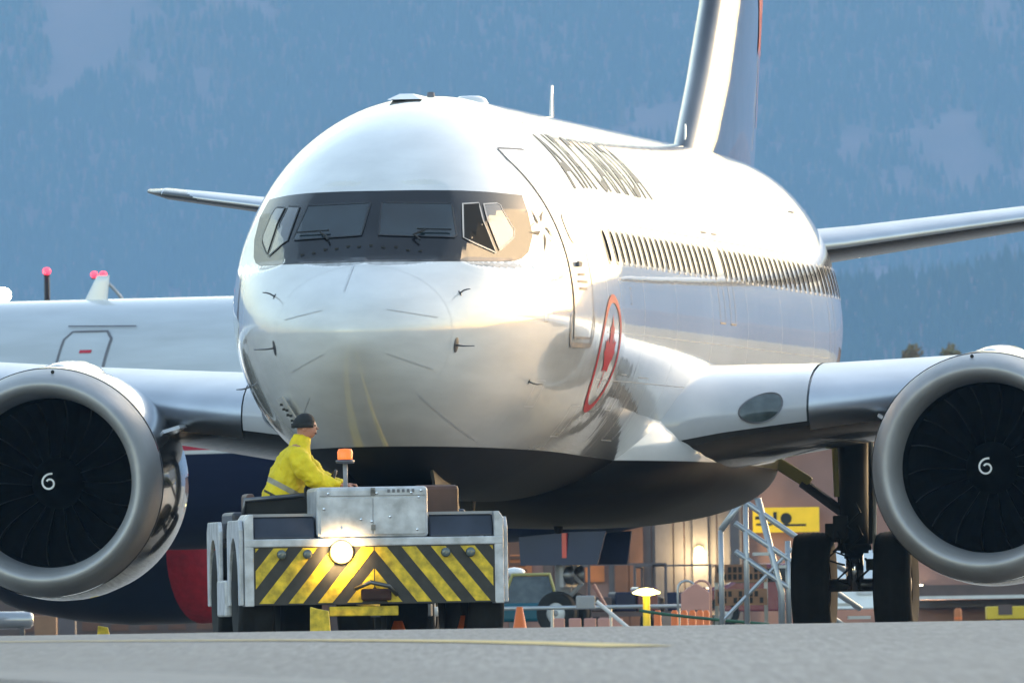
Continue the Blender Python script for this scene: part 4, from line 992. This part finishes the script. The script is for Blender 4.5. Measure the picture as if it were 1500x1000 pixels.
# ------------------------------------------------------------------ apron equipment beyond the airliner
def px(u, t): return (u - 750) / 27186 * t                     # metres right of the axis for a column of the 1500-wide frame
def hz(u, v, t): return .25 + (907.5 - .0155 * (u - 750) - v) / 27186 * t
M['terra'] = mat('salmon_wall', (.30, .165, .14), .7, var=.12, vscale=1.2)
M['wallbrown'] = mat('brown_pillar', (.15, .065, .04), .7, var=.15)
M['wallgrey'] = mat('mauve_grey_panel', (.12, .10, .108), .6, var=.12)
M['orange_panel'] = mat('orange_panel', (.50, .15, .04), .55, var=.12)
M['roofbrown'] = mat('brown_fascia', (.10, .065, .06), .6, var=.15)
M['sign_yellow'] = mat('yellow_sign', (.80, .50, .01), .4, emit=(1, .62, .01), estr=.08)
M['lamp_yellow'] = mat('yellow_lamp', (1, .9, .3), .4, var=0, emit=(1., .88, .25), estr=2.2)
M['lamp_white'] = mat('white_lamp', (1, 1, .9), .4, var=0, emit=(1., .9, .65), estr=14)
M['lamp_red'] = mat('red_lamp', (1, .1, .1), .4, var=0, emit=(1., .012, .03), estr=2.6)
M['yellow_p'] = mat('yellow_paint', (.65, .45, .02), .45)
M['cone'] = mat('orange_cone', (.75, .16, .03), .5)
M['teal'] = mat('teal_paint', (.01, .13, .20), .4)
M['pinkish'] = mat('pale_pink_paint', (.50, .24, .20), .5)
M['galv'] = mat('galvanised_tube', (.40, .42, .45), .35, metal=.6)
M['silver_car'] = mat('silver_car_paint', (.45, .46, .48), .2, metal=.5, coat=1)
M['white_car'] = mat('white_car_paint', (.75, .77, .80), .2, coat=1)
M['maroon_car'] = mat('maroon_car_paint', (.16, .02, .04), .2, coat=1)
M['green'] = mat('dark_green_hose', (.02, .09, .05), .5)
M['cardboard'] = mat('brown_board', (.30, .16, .09), .7, var=.2)
TB = 420.; fr = -YAW                                                         # frame rotation so that x runs to the right of the picture
bld = thing('terminal_building', 'long low salmon-coloured terminal building behind the apron', 'building', at(0, TB, 0), fr)
def wx(u): return px(u, TB)
mb = MB(); mb.b(wx(640), wx(2600), 0, 14, 0, 4.55); mb.build('wall', 'terra', bld)
mb = MB(); mb.b(wx(630), wx(2620), -.5, 14.4, 4.56, 4.85); mb.build('roof', 'roofbrown', bld)
for u in (738, 895, 915, 955, 1010, 1060): mb = MB(); mb.b(wx(u), wx(u) + .34, -.22, -.002, 0, 4.5); mb.build('pillar', 'wallbrown' if u not in (955, 1010, 1060) else 'wallgrey', bld)
for i, u in enumerate(range(742, 1068, 16)):
    if u in (758, 774, 854, 870): continue
    mb = MB(); mb.b(wx(u) + .01, wx(u + 16) - .02, -.06 - .01 * (i % 2), -.003, .3, 4.3); mb.build('wall_panel', 'wallgrey' if u > 880 else 'roofbrown', bld)
for u0, u1, v0, v1, m_ in ((852, 880, 811, 852, 'orange_panel'), (755, 774, 810, 850, 'orange_panel'), (762, 772, 780, 808, 'wallbrown')):
    mb = MB(); mb.b(wx(u0), wx(u1), -.12, -.004, hz(u0, v1, TB), hz(u0, v0, TB)); mb.build('door_panel', m_, bld)
# canopy to the right with its white gutter, low wall and lamps
mb = MB(); mb.b(wx(1335), wx(2200), -2.2, -.004, hz(1400, 874, TB), hz(1400, 856, TB)); mb.build('canopy', 'roofbrown', bld)
mb = MB(); mb.b(wx(1335), wx(2200), -2.32, -2.21, hz(1400, 877, TB), hz(1400, 872, TB)); mb.build('gutter', 'grey_light', bld)
mb = MB(); mb.b(wx(1335), wx(2200), -1.2, -.006, hz(1400, 889, TB), hz(1400, 878, TB)); mb.build('beam', 'wallgrey', bld)
def wall_lamp(u, v, r, m_, e, col):
    o = sub('wall_lamp', bld, (wx(u), -.30, hz(u, v, TB)))
    mb = MB(); mb.b(-.1, .1, .1, .29, -.1, .1); mb.build('bracket', 'black', o)
    mb = MB(); ell(mb, (0, 0, 0), (r, r, r), 12, 8); mb.build('globe', m_, o, smooth=True)
    l = bpy.data.lights.new('lamp_light', 'POINT'); l.energy = e; l.color = col; l.shadow_soft_size = .15; lo = bpy.data.objects.new('lamp_light', l); COL.objects.link(lo); lo.parent = o; lo.location = (0, -.4, -.15)
wall_lamp(1019, 806, .11, 'lamp_yellow', 60, (1, .8, .4)); wall_lamp(1343, 862, .10, 'lamp_white', 160, (1, .8, .5))
o = bld.children[-1]; o.location.y = -2.5
shed = thing('gap_blocking_shed', 'low dark brown shed added to block the bright gap beneath the left engine', 'shed', at(0, 440, 0), fr)  # added dark building, hides the bright haze strip under the parked nacelle
mb = MB(); mb.b(px(-900, 440), px(560, 440), 0, 8, 0, 2.6); mb.build('wall', 'roofbrown', shed)
mb = MB(); mb.b(px(-900, 440) - .2, px(560, 440) + .2, -.3, 8.2, 2.61, 2.75); mb.build('roof', 'wallgrey', shed)
for k in range(12):
    u = 30 + k * 42; mb = MB(); mb.b(px(u, 440), px(u + 26, 440), -.04, -.003, .15, 2.0); mb.build('shutter', 'wallbrown', shed)
sg_ = thing('yellow_sign', 'yellow sign with dark symbols above the stairs beside the main wheels', 'sign', at(px(1147, TB), TB - .4, hz(1147, 761, TB)), fr)
mb = MB(); mb.b(-.75, .75, 0, .12, -.28, .28); mb.build('board', 'sign_yellow', sg_)
mb = MB(); mb.lathe([(.001, 0), (.12, 0), (.13, .01)], (.0, -.012, .03), 'Y', 16); mb.build('symbol', 'black', sg_)
for x, z, w_, h_ in ((-.55, .05, .3, .07), (-.5, -.1, .36, .05), (-.25, .08, .08, .2), (.1, -.12, .7, .05)):
    mb = MB(); mb.b(x - w_ / 2, x + w_ / 2, -.01, -.001, z - h_ / 2, z + h_ / 2); mb.build('symbol', 'black', sg_)

# boarding stairs beside the main wheels
TS = 236.; st = thing('boarding_stairs', 'galvanised tubular boarding stairs standing left of the port main wheels', 'stairs', at(px(1040, TS), TS, 0), fr)
W_ = 1.9
for yy in (-.45, .45):
    for k in range(3):
        z1 = 1.80 - .36 * k; mb = MB(); mb.tube([(.28 + .0 * k, yy, z1), (W_ * .98, yy, z1 - 1.12 + .0 * k)], .032, 8); mb.build('stair_rail', 'galv', st, smooth=True)
    for x, zt in ((.10, 1.35), (.42, 1.78), (.95, 1.2), (1.45, .85)):
        mb = MB(); mb.tube([(x, yy, 0), (x, yy, zt)], .03, 8); mb.build('stair_post', 'galv', st, smooth=True)
    mb = MB(); mb.tube([(.10, yy, 1.35), (.42, yy, 1.78), (.58, yy, 1.74), (.86, yy, .55), (.86, yy, .05)], .038, 8); mb.build('hand_loop', 'galv', st, smooth=True)
for k in range(6):
    mb = MB(); mb.b(.5 + k * .24, .78 + k * .24, -.45, .45, 1.02 - .165 * k, 1.06 - .165 * k); mb.build('step', 'galv', st)
mb = MB(); mb.tube([(.1, -.45, .2), (1.0, -.45, 1.1)], .025, 8); mb.build('cross_brace', 'galv', st)

def crate(name, label, cat, u0, u1, v0, v1, t, m_, group=None, depth=.8, slats=0):
    o = thing(name, label, cat, at(px((u0 + u1) / 2, t), t, 0), fr, group); wd = (px(u1, t) - px(u0, t)); z0 = max(0, hz(u0, v1, t)); z1 = hz(u0, v0, t)
    if v1 >= 905: z0 = 0.02
    mb = MB(); mb.b(-wd / 2, wd / 2, 0, depth, z0, z1); mb.build('box', m_, o, bevel=.02)
    for k in range(slats):
        zz = lerp(z0, z1, (k + .5) / slats); mb = MB(); mb.b(-wd / 2 - .01, wd / 2 + .01, -.03, -.002, zz - .03, zz + .03); mb.build('slat', 'wallbrown', o)
    return o
# brown notice boards on posts
for k, (v0, v1) in enumerate(((826, 852), (862, 886))):
    o = thing('notice_board', ('upper' if k == 0 else 'lower') + ' brown notice board with dark lettering behind the boarding stairs', 'sign', at(px(1080, 300), 300, 0), fr, 'brown notice boards')
    z0, z1 = hz(1080, v1, 300), hz(1080, v0, 300); mb = MB(); mb.b(-.42, .42, 0, .04, z0, z1); bo = mb.build('board', 'cardboard', o)
    for i in range(9):
        for r_ in range(2):
            if (i * 7 + r_ * 3 + k) % 5 == 0: continue
            mb = MB(); zc = lerp(z0, z1, .3 + .4 * r_); mb.b(-.38 + i * .085, -.325 + i * .085, -.008, -.001, zc - .045, zc + .045); mb.build('letter', 'black', bo)
    for x in (-.40, .40):
        mb = MB(); mb.b(x - .03, x + .03, .045, .1, 0, z0 + .1); mb.build('post', 'galv', o)
# yellow mushroom lamp
o = thing('lamp_bollard', 'glowing yellow mushroom-shaped lamp on a yellow post', 'lamp', at(px(941, 262), 262, 0), fr)
mb = MB(); mb.lathe([(.065, 0), (.055, .1), (.05, hz(941, 872, 262))], (0, 0, 0), 'Z', 14); mb.build('post', 'yellow_p', o, smooth=True)
zt = hz(941, 868, 262); mb = MB(); mb.lathe([(.05, -.04), (.19, -.01), (.2, .01), (.1, .06), (.001, .075)], (0, 0, zt), 'Z', 20); mb.build('lamp_head', 'lamp_yellow', o, smooth=True)
l = bpy.data.lights.new('lamp_light', 'POINT'); l.energy = 2; l.color = (1, .85, .3); l.shadow_soft_size = .1; lo = bpy.data.objects.new('lamp_light', l); COL.objects.link(lo); lo.parent = o; lo.location = (0, -.3, zt)
# salmon cabinet with pitched top
TC = 270.; o = thing('apron_cabinet', 'salmon cabinet with a pitched top beside the yellow lamp', 'cabinet', at(px(1012, TC), TC, 0), fr); z1 = hz(1010, 868, TC); z2 = hz(1010, 855, TC)
mb = MB(); mb.prism([(-.2, 0), (.22, 0), (.22, z1), (.05, z2), (-.02, z2), (-.2, z1)], 0, .5); mb.build('body', 'pinkish', o, bevel=.015)
mb = MB(); mb.b(-.02, .1, -.012, 0, .12, .36); mb.build('door', 'roofbrown', o)
# orange delineator posts in a row
for i, u in enumerate((957, 982, 996, 1008, 1019, 1028)):
    t = 255 + i * .8; o = thing('delineator', ('first', 'second', 'third', 'fourth', 'fifth', 'sixth')[i] + ' orange delineator post counted from the yellow lamp', 'post', at(px(u, t), t, 0), fr, 'orange delineator posts'); h = hz(u, 893, t)
    mb = MB(); mb.lathe([(.055, 0), (.05, h * .9), (.03, h), (.001, h)], (0, 0, 0), 'Z', 12); mb.build('post', 'cone', o, smooth=True)
    mb = MB(); mb.lathe([(.11, 0), (.11, .04), (.06, .06)], (0, 0, 0), 'Z', 14); mb.build('foot', 'black', o, smooth=True)
# pipe hoops by the cabinet
for i, u in enumerate((1000, 1022)):
    o = thing('pipe_hoop', ('left' if i == 0 else 'right') + ' thin bent pipe hoop behind the salmon cabinet', 'hoop', at(px(u, 275), 275, 0), fr, 'bent pipe hoops'); h = hz(u, 850, 275)
    mb = MB(); mb.tube([(-.13, 0, 0), (-.13, 0, h - .12)] + [(-.13 * math.cos(a), 0, h - .12 + .12 * math.sin(a)) for a in (math.pi * k / 8 for k in range(1, 8))] + [(.13, 0, h - .12), (.13, 0, 0)], .018, 7); mb.build('hoop', 'galv' if i == 0 else 'pinkish', o, smooth=True)
# barrier rail and hose
o = thing('barrier_rail', 'thin grey barrier rail running behind the parked nose wheels', 'barrier', at(px(850, 285), 285, 0), fr)
zr = hz(850, 889, 285); mb = MB(); mb.tube([(-1.6, 0, zr), (1.6, 0, zr)], .03, 8); mb.build('rail', 'galv', o, smooth=True)
for x in (-1.4, -.5, .4, 1.45): mb = MB(); mb.tube([(x, 0, 0), (x, 0, zr - .03)], .025, 8); mb.build('post', 'galv', o)
o = thing('hose', 'dark green hose sagging towards the boarding stairs', 'hose', at(px(930, 250), 250, 0), fr)
mb = MB(); mb.tube([(lerp(0, 1.75, k / 16), 0, lerp(hz(930, 893, 250), .14, (k / 16) ** .8)) for k in range(17)], .022, 7); mb.build('line', 'green', o, smooth=True)
# baggage tractor, equipment box, chute, cones around the parked nose gear
o = thing('baggage_tractor', 'small dark baggage tractor with teal seat between tow tractor and parked nose wheels', 'tractor', at(px(768, 300), 300, 0), fr)
mb = MB(); mb.b(-.52, .52, 0, 1.6, .22, .52); mb.build('body', 'teal', o, bevel=.05)
mb = MB(); mb.b(.05, .5, .8, 1.3, .52, .75); mb.build('seat', 'teal', o, bevel=.05)
mb = MB(); mb.tube([(-.45, .1, .5), (-.25, .3, .98), (.35, .3, .98), (.48, .1, .5)], .03, 8); mb.build('windscreen_frame', 'primer', o, smooth=True)
mb = MB(); mb.add([(-.42, .12, .52), (.45, .12, .52), (.33, .3, .95), (-.24, .3, .95)], [(0, 1, 2, 3)]); mb.build('windscreen', 'lens_grey', o)
for x in (-.5, .5):
    for y in (.3, 1.3): tyre(MB(), (x, y, .24), .24, .16, .1, 20).build('tyre', 'rubber', o, smooth=True)
crate('equipment_case', 'pale blue-grey equipment case beside the parked nose wheels', 'case', 838, 866, 872, 892, 280, 'grey_mid', depth=.5)
crate('orange_cabinet', 'orange framed cabinet just right of the tow tractor', 'cabinet', 742, 766, 812, 850, 330, 'orange_panel', slats=4)
o = thing('conveyor_chute', 'white rounded nose of a belt loader behind the tow tractor', 'loader', at(px(748, 320), 320, hz(748, 838, 320)), fr)
ell(MB(), (0, 0, 0), (.19, .2, .09), 18, 10).build('shell', 'white', o, smooth=True)
mb = MB(); mb.b(-.1, .1, 0, .2, -hz(748, 838, 320), -.08); mb.build('stand', 'steel', o)
o = thing('tow_ramp', 'pale diagonal ramp bar leaning right of the parked nose wheels', 'bar', at(px(895, 278), 278, 0), fr)
mb = MB(); mb.tube([(-.28, 0, hz(880, 880, 278)), (.28, 0, .03)], .03, 8); mb.build('bar', 'grey_light', o)
o = thing('red_prop', 'thin pink-red prop leaning behind the parked nose wheels', 'prop', at(px(880, 300), 300, 0), fr)
mb = MB(); mb.tube([(-.18, 0, hz(868, 855, 300)), (.2, 0, .1)], .03, 8); mb.build('bar', 'pinkish', o)
for i, (u, t, s_) in enumerate(((812, 288, .9), (836, 284, .8), (858, 286, 1.), (878, 282, .9), (897, 290, 1.2))):
    crate('wheel_chock', ('leftmost', 'second', 'middle', 'fourth', 'rightmost')[i] + ' pale pink block on the ground by the parked nose wheels', 'chock', u - 9, u + 9, 905, 930, t, 'pinkish', 'pale pink blocks', .25)
def cone(label, u, t, h, m_='cone'):
    o = thing('traffic_cone', label, 'cone', at(px(u, t), t, GP(t)), fr)
    mb = MB(); mb.lathe([(.13, .04), (.10, .08), (.04, h), (.001, h)], (0, 0, 0), 'Z', 16); mb.build('cone', m_, o, smooth=True)
    mb = MB(); mb.b(-.17, .17, -.17, .17, 0, .045); mb.build('base', 'black' if m_ == 'cone' else m_, o, bevel=.01); return o
cone('orange cone beneath the right half of the tow tractor', 675, 172.5, .30); cone('small orange cone beneath the middle of the tow tractor', 577, 173, .26)
cone('orange cone standing left of the parked nose wheels', 755, 240, .42)
# yellow chock block lit by the headlamp
o = thing('yellow_chock', 'bright yellow ribbed chock standing beneath the left half of the tow tractor', 'chock', at(px(462, 168.4), 168.4, 0), fr)
mb = MB(); mb.prism([(-.13, 0), (.19, 0), (.17, .10), (.10, .14), (.085, .36), (-.02, .38), (-.085, .40), (-.09, .15)], 0, .16); mb.build('block', 'haz_yellow', o, bevel=.012)
o = thing('yellow_beacon_block', 'small yellow block on the ground beneath the left engine', 'chock', at(px(145, 205), 205, 0), fr)
mb = MB(); mb.prism([(-.08, 0), (.1, 0), (.05, .24), (-.06, .26)], 0, .15); mb.build('block', 'haz_yellow', o, bevel=.01)

def baggage_cart(label, u, t, rz=0.):
    o = thing('baggage_cart', label, 'cart', at(px(u, t), t, 0), fr + rz, 'baggage carts')
    mb = MB(); mb.b(-.7, .7, -.4, .4, .28, .36); mb.build('bed', 'roofbrown', o)
    for x in (-.68, .68):
        mb = MB(); mb.tube([(x, -.38, .36), (x, -.38, 1.15), (x, .38, 1.15), (x, .38, .36)], .025, 6); mb.build('end_frame', 'wallgrey', o)
        for y in (-.3, .3): tyre(MB(), (x * .8, y, .15), .15, .1, .06, 16).build('wheel', 'rubber', o, smooth=True)
    for k, (x, c_) in enumerate(((-.42, 'roofbrown'), (.0, 'navy'), (.4, 'maroon_car'))):
        mb = MB(); mb.b(x - .18, x + .18, -.25, .25, .365, .62 + .08 * k); mb.build('suitcase', c_, o, bevel=.03)
    mb = MB(); mb.b(-.7, .7, -.4, .4, 1.16, 1.19); mb.build('canopy', 'wallgrey', o)
baggage_cart('loaded baggage cart with grey canopy right of the parked nose wheels', 905, 318, R(15)); baggage_cart('baggage cart with grey canopy behind the orange delineator posts', 985, 330, R(-10))
# cars
def car(label, u, t, m_, ln=4.4, h=1.45, rz=0.):
    o = thing('parked_car', label, 'car', at(px(u, t), t, 0), fr + rz)
    prof = [(-ln / 2, .35), (-ln / 2 + .05, .75), (-ln / 2 + .9, .9), (-ln / 2 + 1.5, h), (ln / 2 - 1.1, h), (ln / 2 - .45, .95), (ln / 2, .85), (ln / 2, .35)]
    mb = MB(); rings = []
    for y, k in ((-.85, .93), (-.8, 1.), (.8, 1.), (.85, .93)): rings.append([(x * (.985 if k < 1 else 1), y, .35 + (z - .35) * k) for x, z in prof])
    mb.loft(rings, True, True, True); mb.build('body', m_, o, bevel=.03)
    for sg in (-1, 1):
        mb = MB(); mb.add([(-ln / 2 + 1.05, sg * .862, .92), (-ln / 2 + 1.55, sg * .862, h - .1), (ln / 2 - 1.15, sg * .862, h - .1), (ln / 2 - .62, sg * .862, .95)], [(0, 1, 2, 3)]); mb.build('side_glass', 'glass', o)
        for x in (-ln / 2 + .8, ln / 2 - .8):
            wv = sub('wheel', o, (x, sg * .78, .33)); wv.rotation_euler = (0, 0, R(90)); tyre(MB(), (0, 0, 0), .33, .2, .2, 24).build('tyre', 'rubber', wv, smooth=True)
            MB().lathe([(.001, -.06), (.2, -.05), (.2, .05), (.001, .06)], (0, 0, 0), 'X', 16).build('rim', 'grey_light', wv, smooth=True)
    for y in (-.55, .55):
        mb = MB(); mb.b(-ln / 2 - .01, -ln / 2 + .06, y - .16, y + .16, .62, .74); mb.build('headlight', 'grey_light', o)
    return o
car('white car partly hidden between the port main wheels', 1245, 345, 'white_car', rz=R(80))
car('maroon car behind the boarding stairs', 1118, 372, 'maroon_car', 3.4, 1.3)
crate('tarpaulin_pallet', 'brown covered pallet beneath the left engine', 'pallet', 44, 76, 901, 935, 330, 'cardboard', depth=1.)
crate('grey_pallet', 'grey pallet load right of the brown pallet beneath the left engine', 'pallet', 79, 104, 899, 935, 332, 'wallgrey', depth=1.)
o = thing('pipe_roll', 'silver cylinder lying at the far left beneath the left engine', 'cylinder', at(px(5, 320), 320, hz(5, 908, 320)), fr)
MB().lathe([(.001, -.45), (.14, -.45), (.15, -.40), (.15, .38), (.10, .44), (.001, .45)], (0, 0, 0), 'X', 24).build('shell', 'silver_car', o, smooth=True)
for x in (-.25, .25): mb = MB(); mb.b(x - .04, x + .04, -.12, .12, -hz(5, 908, 320), -.12); mb.build('cradle', 'steel', o)
# yellow machine and orange post in front of the terminal's canopy
TY = 400.; o = thing('ground_power_unit', 'yellow ground power unit with dark grille under the terminal canopy', 'generator', at(px(1490, TY), TY, 0), fr)
mb = MB(); mb.b(-.75, .9, 0, 1.2, .1, hz(1480, 887, TY)); mb.build('housing', 'yellow_p', o, bevel=.03)
mb = MB(); mb.b(-.5, -.2, -.02, -.001, .2, .42); mb.build('grille', 'roofbrown', o)
mb = MB(); mb.b(.1, .8, -.015, -.001, .15, .45); mb.build('panel', 'cardboard', o)
for x in (-.5, .6): tyre(MB(), (x, .2, .14), .14, .1, .06, 18).build('wheel', 'rubber', o, smooth=True)
o = thing('orange_bollard', 'orange bollard in front of the terminal wall under the canopy', 'bollard', at(px(1397, 405), 405, 0), fr)
mb = MB(); mb.lathe([(.085, 0), (.085, hz(1397, 893, 405)), (.05, hz(1397, 890, 405)), (.001, hz(1397, 890, 405))], (0, 0, 0), 'Z', 16); mb.build('post', 'orange_panel', o, smooth=True)
mb = MB(); mb.lathe([(.09, .12), (.09, .17)], (0, 0, 0), 'Z', 16); mb.build('band', 'cone', o)

# ------------------------------------------------------------------ far lamp masts at left
def mast(name, label, u, v, t, m_, r, heads, arm=0., group=None):
    o = thing(name, label, 'light', at(px(u, t), t, 0), fr, group); h = hz(u, v, t)
    if arm:
        mb = MB(); mb.tube([(arm, 0, 0), (arm, 0, h - .9)] + [(arm * (1 - math.sin(a)), 0, h - .9 + .9 * math.sin(a) ** .7) for a in (math.pi / 2 * k / 8 for k in range(1, 9))], .04, 7)
    else: mb = MB(); mb.tube([(0, 0, 0), (0, 0, h - r)], [.12, .07], 8)
    mb.build('mast', 'galv' if arm else 'black', o, smooth=True)
    for dx in heads:
        hd = sub('lamp_head', o, (dx, 0, h)); ell(MB(), (0, 0, 0), (r, r, r * .9), 14, 10).build('lens', m_, hd, smooth=True)
        mb = MB(); mb.b(-r * .8, r * .8, -r * .2, r * .8, -r * 1.3, -r * .85); mb.build('lamp_base', 'black', hd)
mast('obstruction_light', 'single red obstruction light on a dark pole above the parked fuselage', 70, 397, 470, 'lamp_red', .10, (0,), group='red lights')
mast('obstruction_light', 'pair of red lights with a pale curved pole above the parked fuselage', 146, 402, 470, 'lamp_red', .09, (-.11, .12), .72, group='red lights')
mast('flood_light', 'bright white floodlight at the far left edge above the parked fuselage', 5, 432, 470, 'lamp_white', .21, (0,))

# ------------------------------------------------------------------ autumn trees
def leaf_tree(label, u, vtop, t, rx, cols, seed):
    rnd = random.Random(seed); o = thing('autumn_tree', label, 'tree', at(px(u, t), t, 0), fr, 'autumn trees above the wing'); h = hz(u, vtop, t)
    mb = MB(); mb.tube([(0, 0, 0), (.1, 0, h * .3), (0, .1, h * .6), (.1, 0, h * .92)], [.35, .28, .16, .04], 8)
    for k in range(9):
        a = rnd.uniform(0, 6.28); z = h * rnd.uniform(.35, .8); mb.tube([(0, 0, z), (rx * .5 * math.cos(a), rx * .5 * math.sin(a), z + h * .08), (rx * .85 * math.cos(a), rx * .85 * math.sin(a), z + h * .13)], [.1, .06, .02], 5)
    mb.build('trunk', 'wallbrown', o)
    mb = MB(); cl = []
    for k in range(70):
        a = rnd.uniform(0, 6.28); q = rnd.random(); rr = rx * math.sqrt(rnd.random()) * math.sin(math.pi * min(1, .25 + q * .75)) ** .6; cl.append((rr * math.cos(a), rr * math.sin(a), h * (.3 + .66 * q), rnd.uniform(.35, .8)))
    for c in cl:
        for k in range(70):
            d = Vector((rnd.gauss(0, 1), rnd.gauss(0, 1), rnd.gauss(0, 1))).normalized() * c[3] * rnd.random() ** .4; p = Vector(c[:3]) + d
            a = Vector((rnd.uniform(-1, 1), rnd.uniform(-1, 1), rnd.uniform(-1, 1))).normalized() * .16; b_ = a.orthogonal().normalized() * .12
            mb.add([p - a, p + b_, p + a, p - b_], [(0, 1, 2, 3)], rnd.choice((0, 0, 1)))
    mb.build('crown', cols, o)
M['leaf_a'] = mat('olive_brown_leaves', (.20, .15, .035), .7, var=.3); M['leaf_b'] = mat('rust_leaves', (.24, .14, .035), .7, var=.3)
leaf_tree('rounder rust-brown autumn tree rising over the wing, left of the pair', 1335, 500, 1300, 3.0, ['leaf_b', 'leaf_a'], 3)
leaf_tree('taller olive-brown autumn tree rising over the wing, beside the right engine', 1396, 495, 1290, 2.4, ['leaf_a', 'leaf_b'], 5)

# ------------------------------------------------------------------ hills, forest, haze
M['hill'] = mat('dry_hillside', (.40, .21, .185), .95, var=.35, vscale=.012)
def hill_z(s, t):
    base = max(0., (t - 13000.)) * .42; n = noise.fractal(Vector((s / 900, t / 900, .3)), .9, 2.1, 5)
    cap = 960 + 90 * noise.noise(Vector((s / 1500, 2.2, .5))); z = base * (1 + .20 * n) + 14 * noise.noise(Vector((s / 130, t / 130, 7)))
    return min(z, cap) - 8 if t > 13000 else -8.
def lines(a, b, n): return [lerp(a, b, i / n) for i in range(n + 1)]
sheet('hillside', lines(12900, 16200, 130), [-7000, -5000, -3500, -2400, -1600, -1200] + lines(-900, 900, 80) + [1200, 1600, 2400, 3500, 5000, 7000], hill_z, 'hill')
def ridge_z(s, t):
    top = 140 + 42 * min(1, max(-1, s / 270)) + 13 * noise.noise(Vector((s / 90, .7, 1)))
    q = 1 - abs(t - 9500) / 600; return -6 + (top + 6) * max(0, q) ** .8
sheet('near_ridge', lines(8890, 10110, 30), [-6000, -3500, -2000, -1200, -800] + lines(-500, 500, 60) + [800, 1200, 2000, 3500, 6000], ridge_z, 'hill')
M['conifer'] = mat('conifer_foliage', (.030, .055, .034), .9, var=.35, vscale=.02); M['larch'] = mat('larch_foliage', (.20, .115, .05), .9, var=.3, vscale=.02)
rnd = random.Random(11); fm = MB()
def conifer(p, h, mi):
    r0 = h * rnd.uniform(.16, .23); n = 5; a0 = rnd.uniform(0, 6.28)
    for z0, z1, k in ((.06, .66, 1.), (.42, 1.0, .62)):
        ring = [p + Vector((r0 * k * rnd.uniform(.75, 1.2) * math.cos(a0 + 6.2832 * j / n), r0 * k * rnd.uniform(.75, 1.2) * math.sin(a0 + 6.2832 * j / n), h * z0)) for j in range(n)]
        fm.add(ring + [p + Vector((0, 0, h * z1))], [(j, (j + 1) % n, n) for j in range(n)], mi)
def clear(s, t): return noise.fractal(Vector((s / 120 + 3, t / 190, 4.4)), .8, 2., 4)
for k in range(62000):
    s = rnd.uniform(-560, 560); t = rnd.uniform(13150, 14500); z = hill_z(s, t)
    c = clear(s, t)
    if c > .31 + rnd.uniform(-.06, .06): continue
    conifer(at(s, t, z), rnd.uniform(8, 17), 1 if (c > .12 and rnd.random() < .35) or rnd.random() < .03 else 0)
for k in range(13000):
    s = rnd.uniform(-400, 400); t = rnd.uniform(9150, 9580); z = ridge_z(s, t)
    if z > 25: conifer(at(s, t, z), rnd.uniform(7, 15), 0 if rnd.random() < .97 else 1)
fo = fm.build('forest', ['conifer', 'larch']); tag(fo, 'dark conifer forest covering the hazy blue hillside', 'forest', kind='stuff')
hm = bpy.data.materials.new('haze_air'); hm.use_nodes = True; ht = hm.node_tree; ht.nodes.clear()
hv = ht.nodes.new('ShaderNodeVolumePrincipled'); hv.inputs['Color'].default_value = (.30, .57, .92, 1); hv.inputs['Density'].default_value = 9.0e-5; hv.inputs['Anisotropy'].default_value = 0.
ho = ht.nodes.new('ShaderNodeOutputMaterial'); ht.links.new(hv.outputs[0], ho.inputs['Volume'])
mb = MB(); mb.box((0, 7900, 552), (15000, 17200, 1116)); hb = mb.build('haze', hm); tag(hb, 'pale blue haze filling the valley air', 'haze', kind='stuff')
hb.rotation_euler = (0, 0, -YAW); hb.location = at(0, 0, 0)
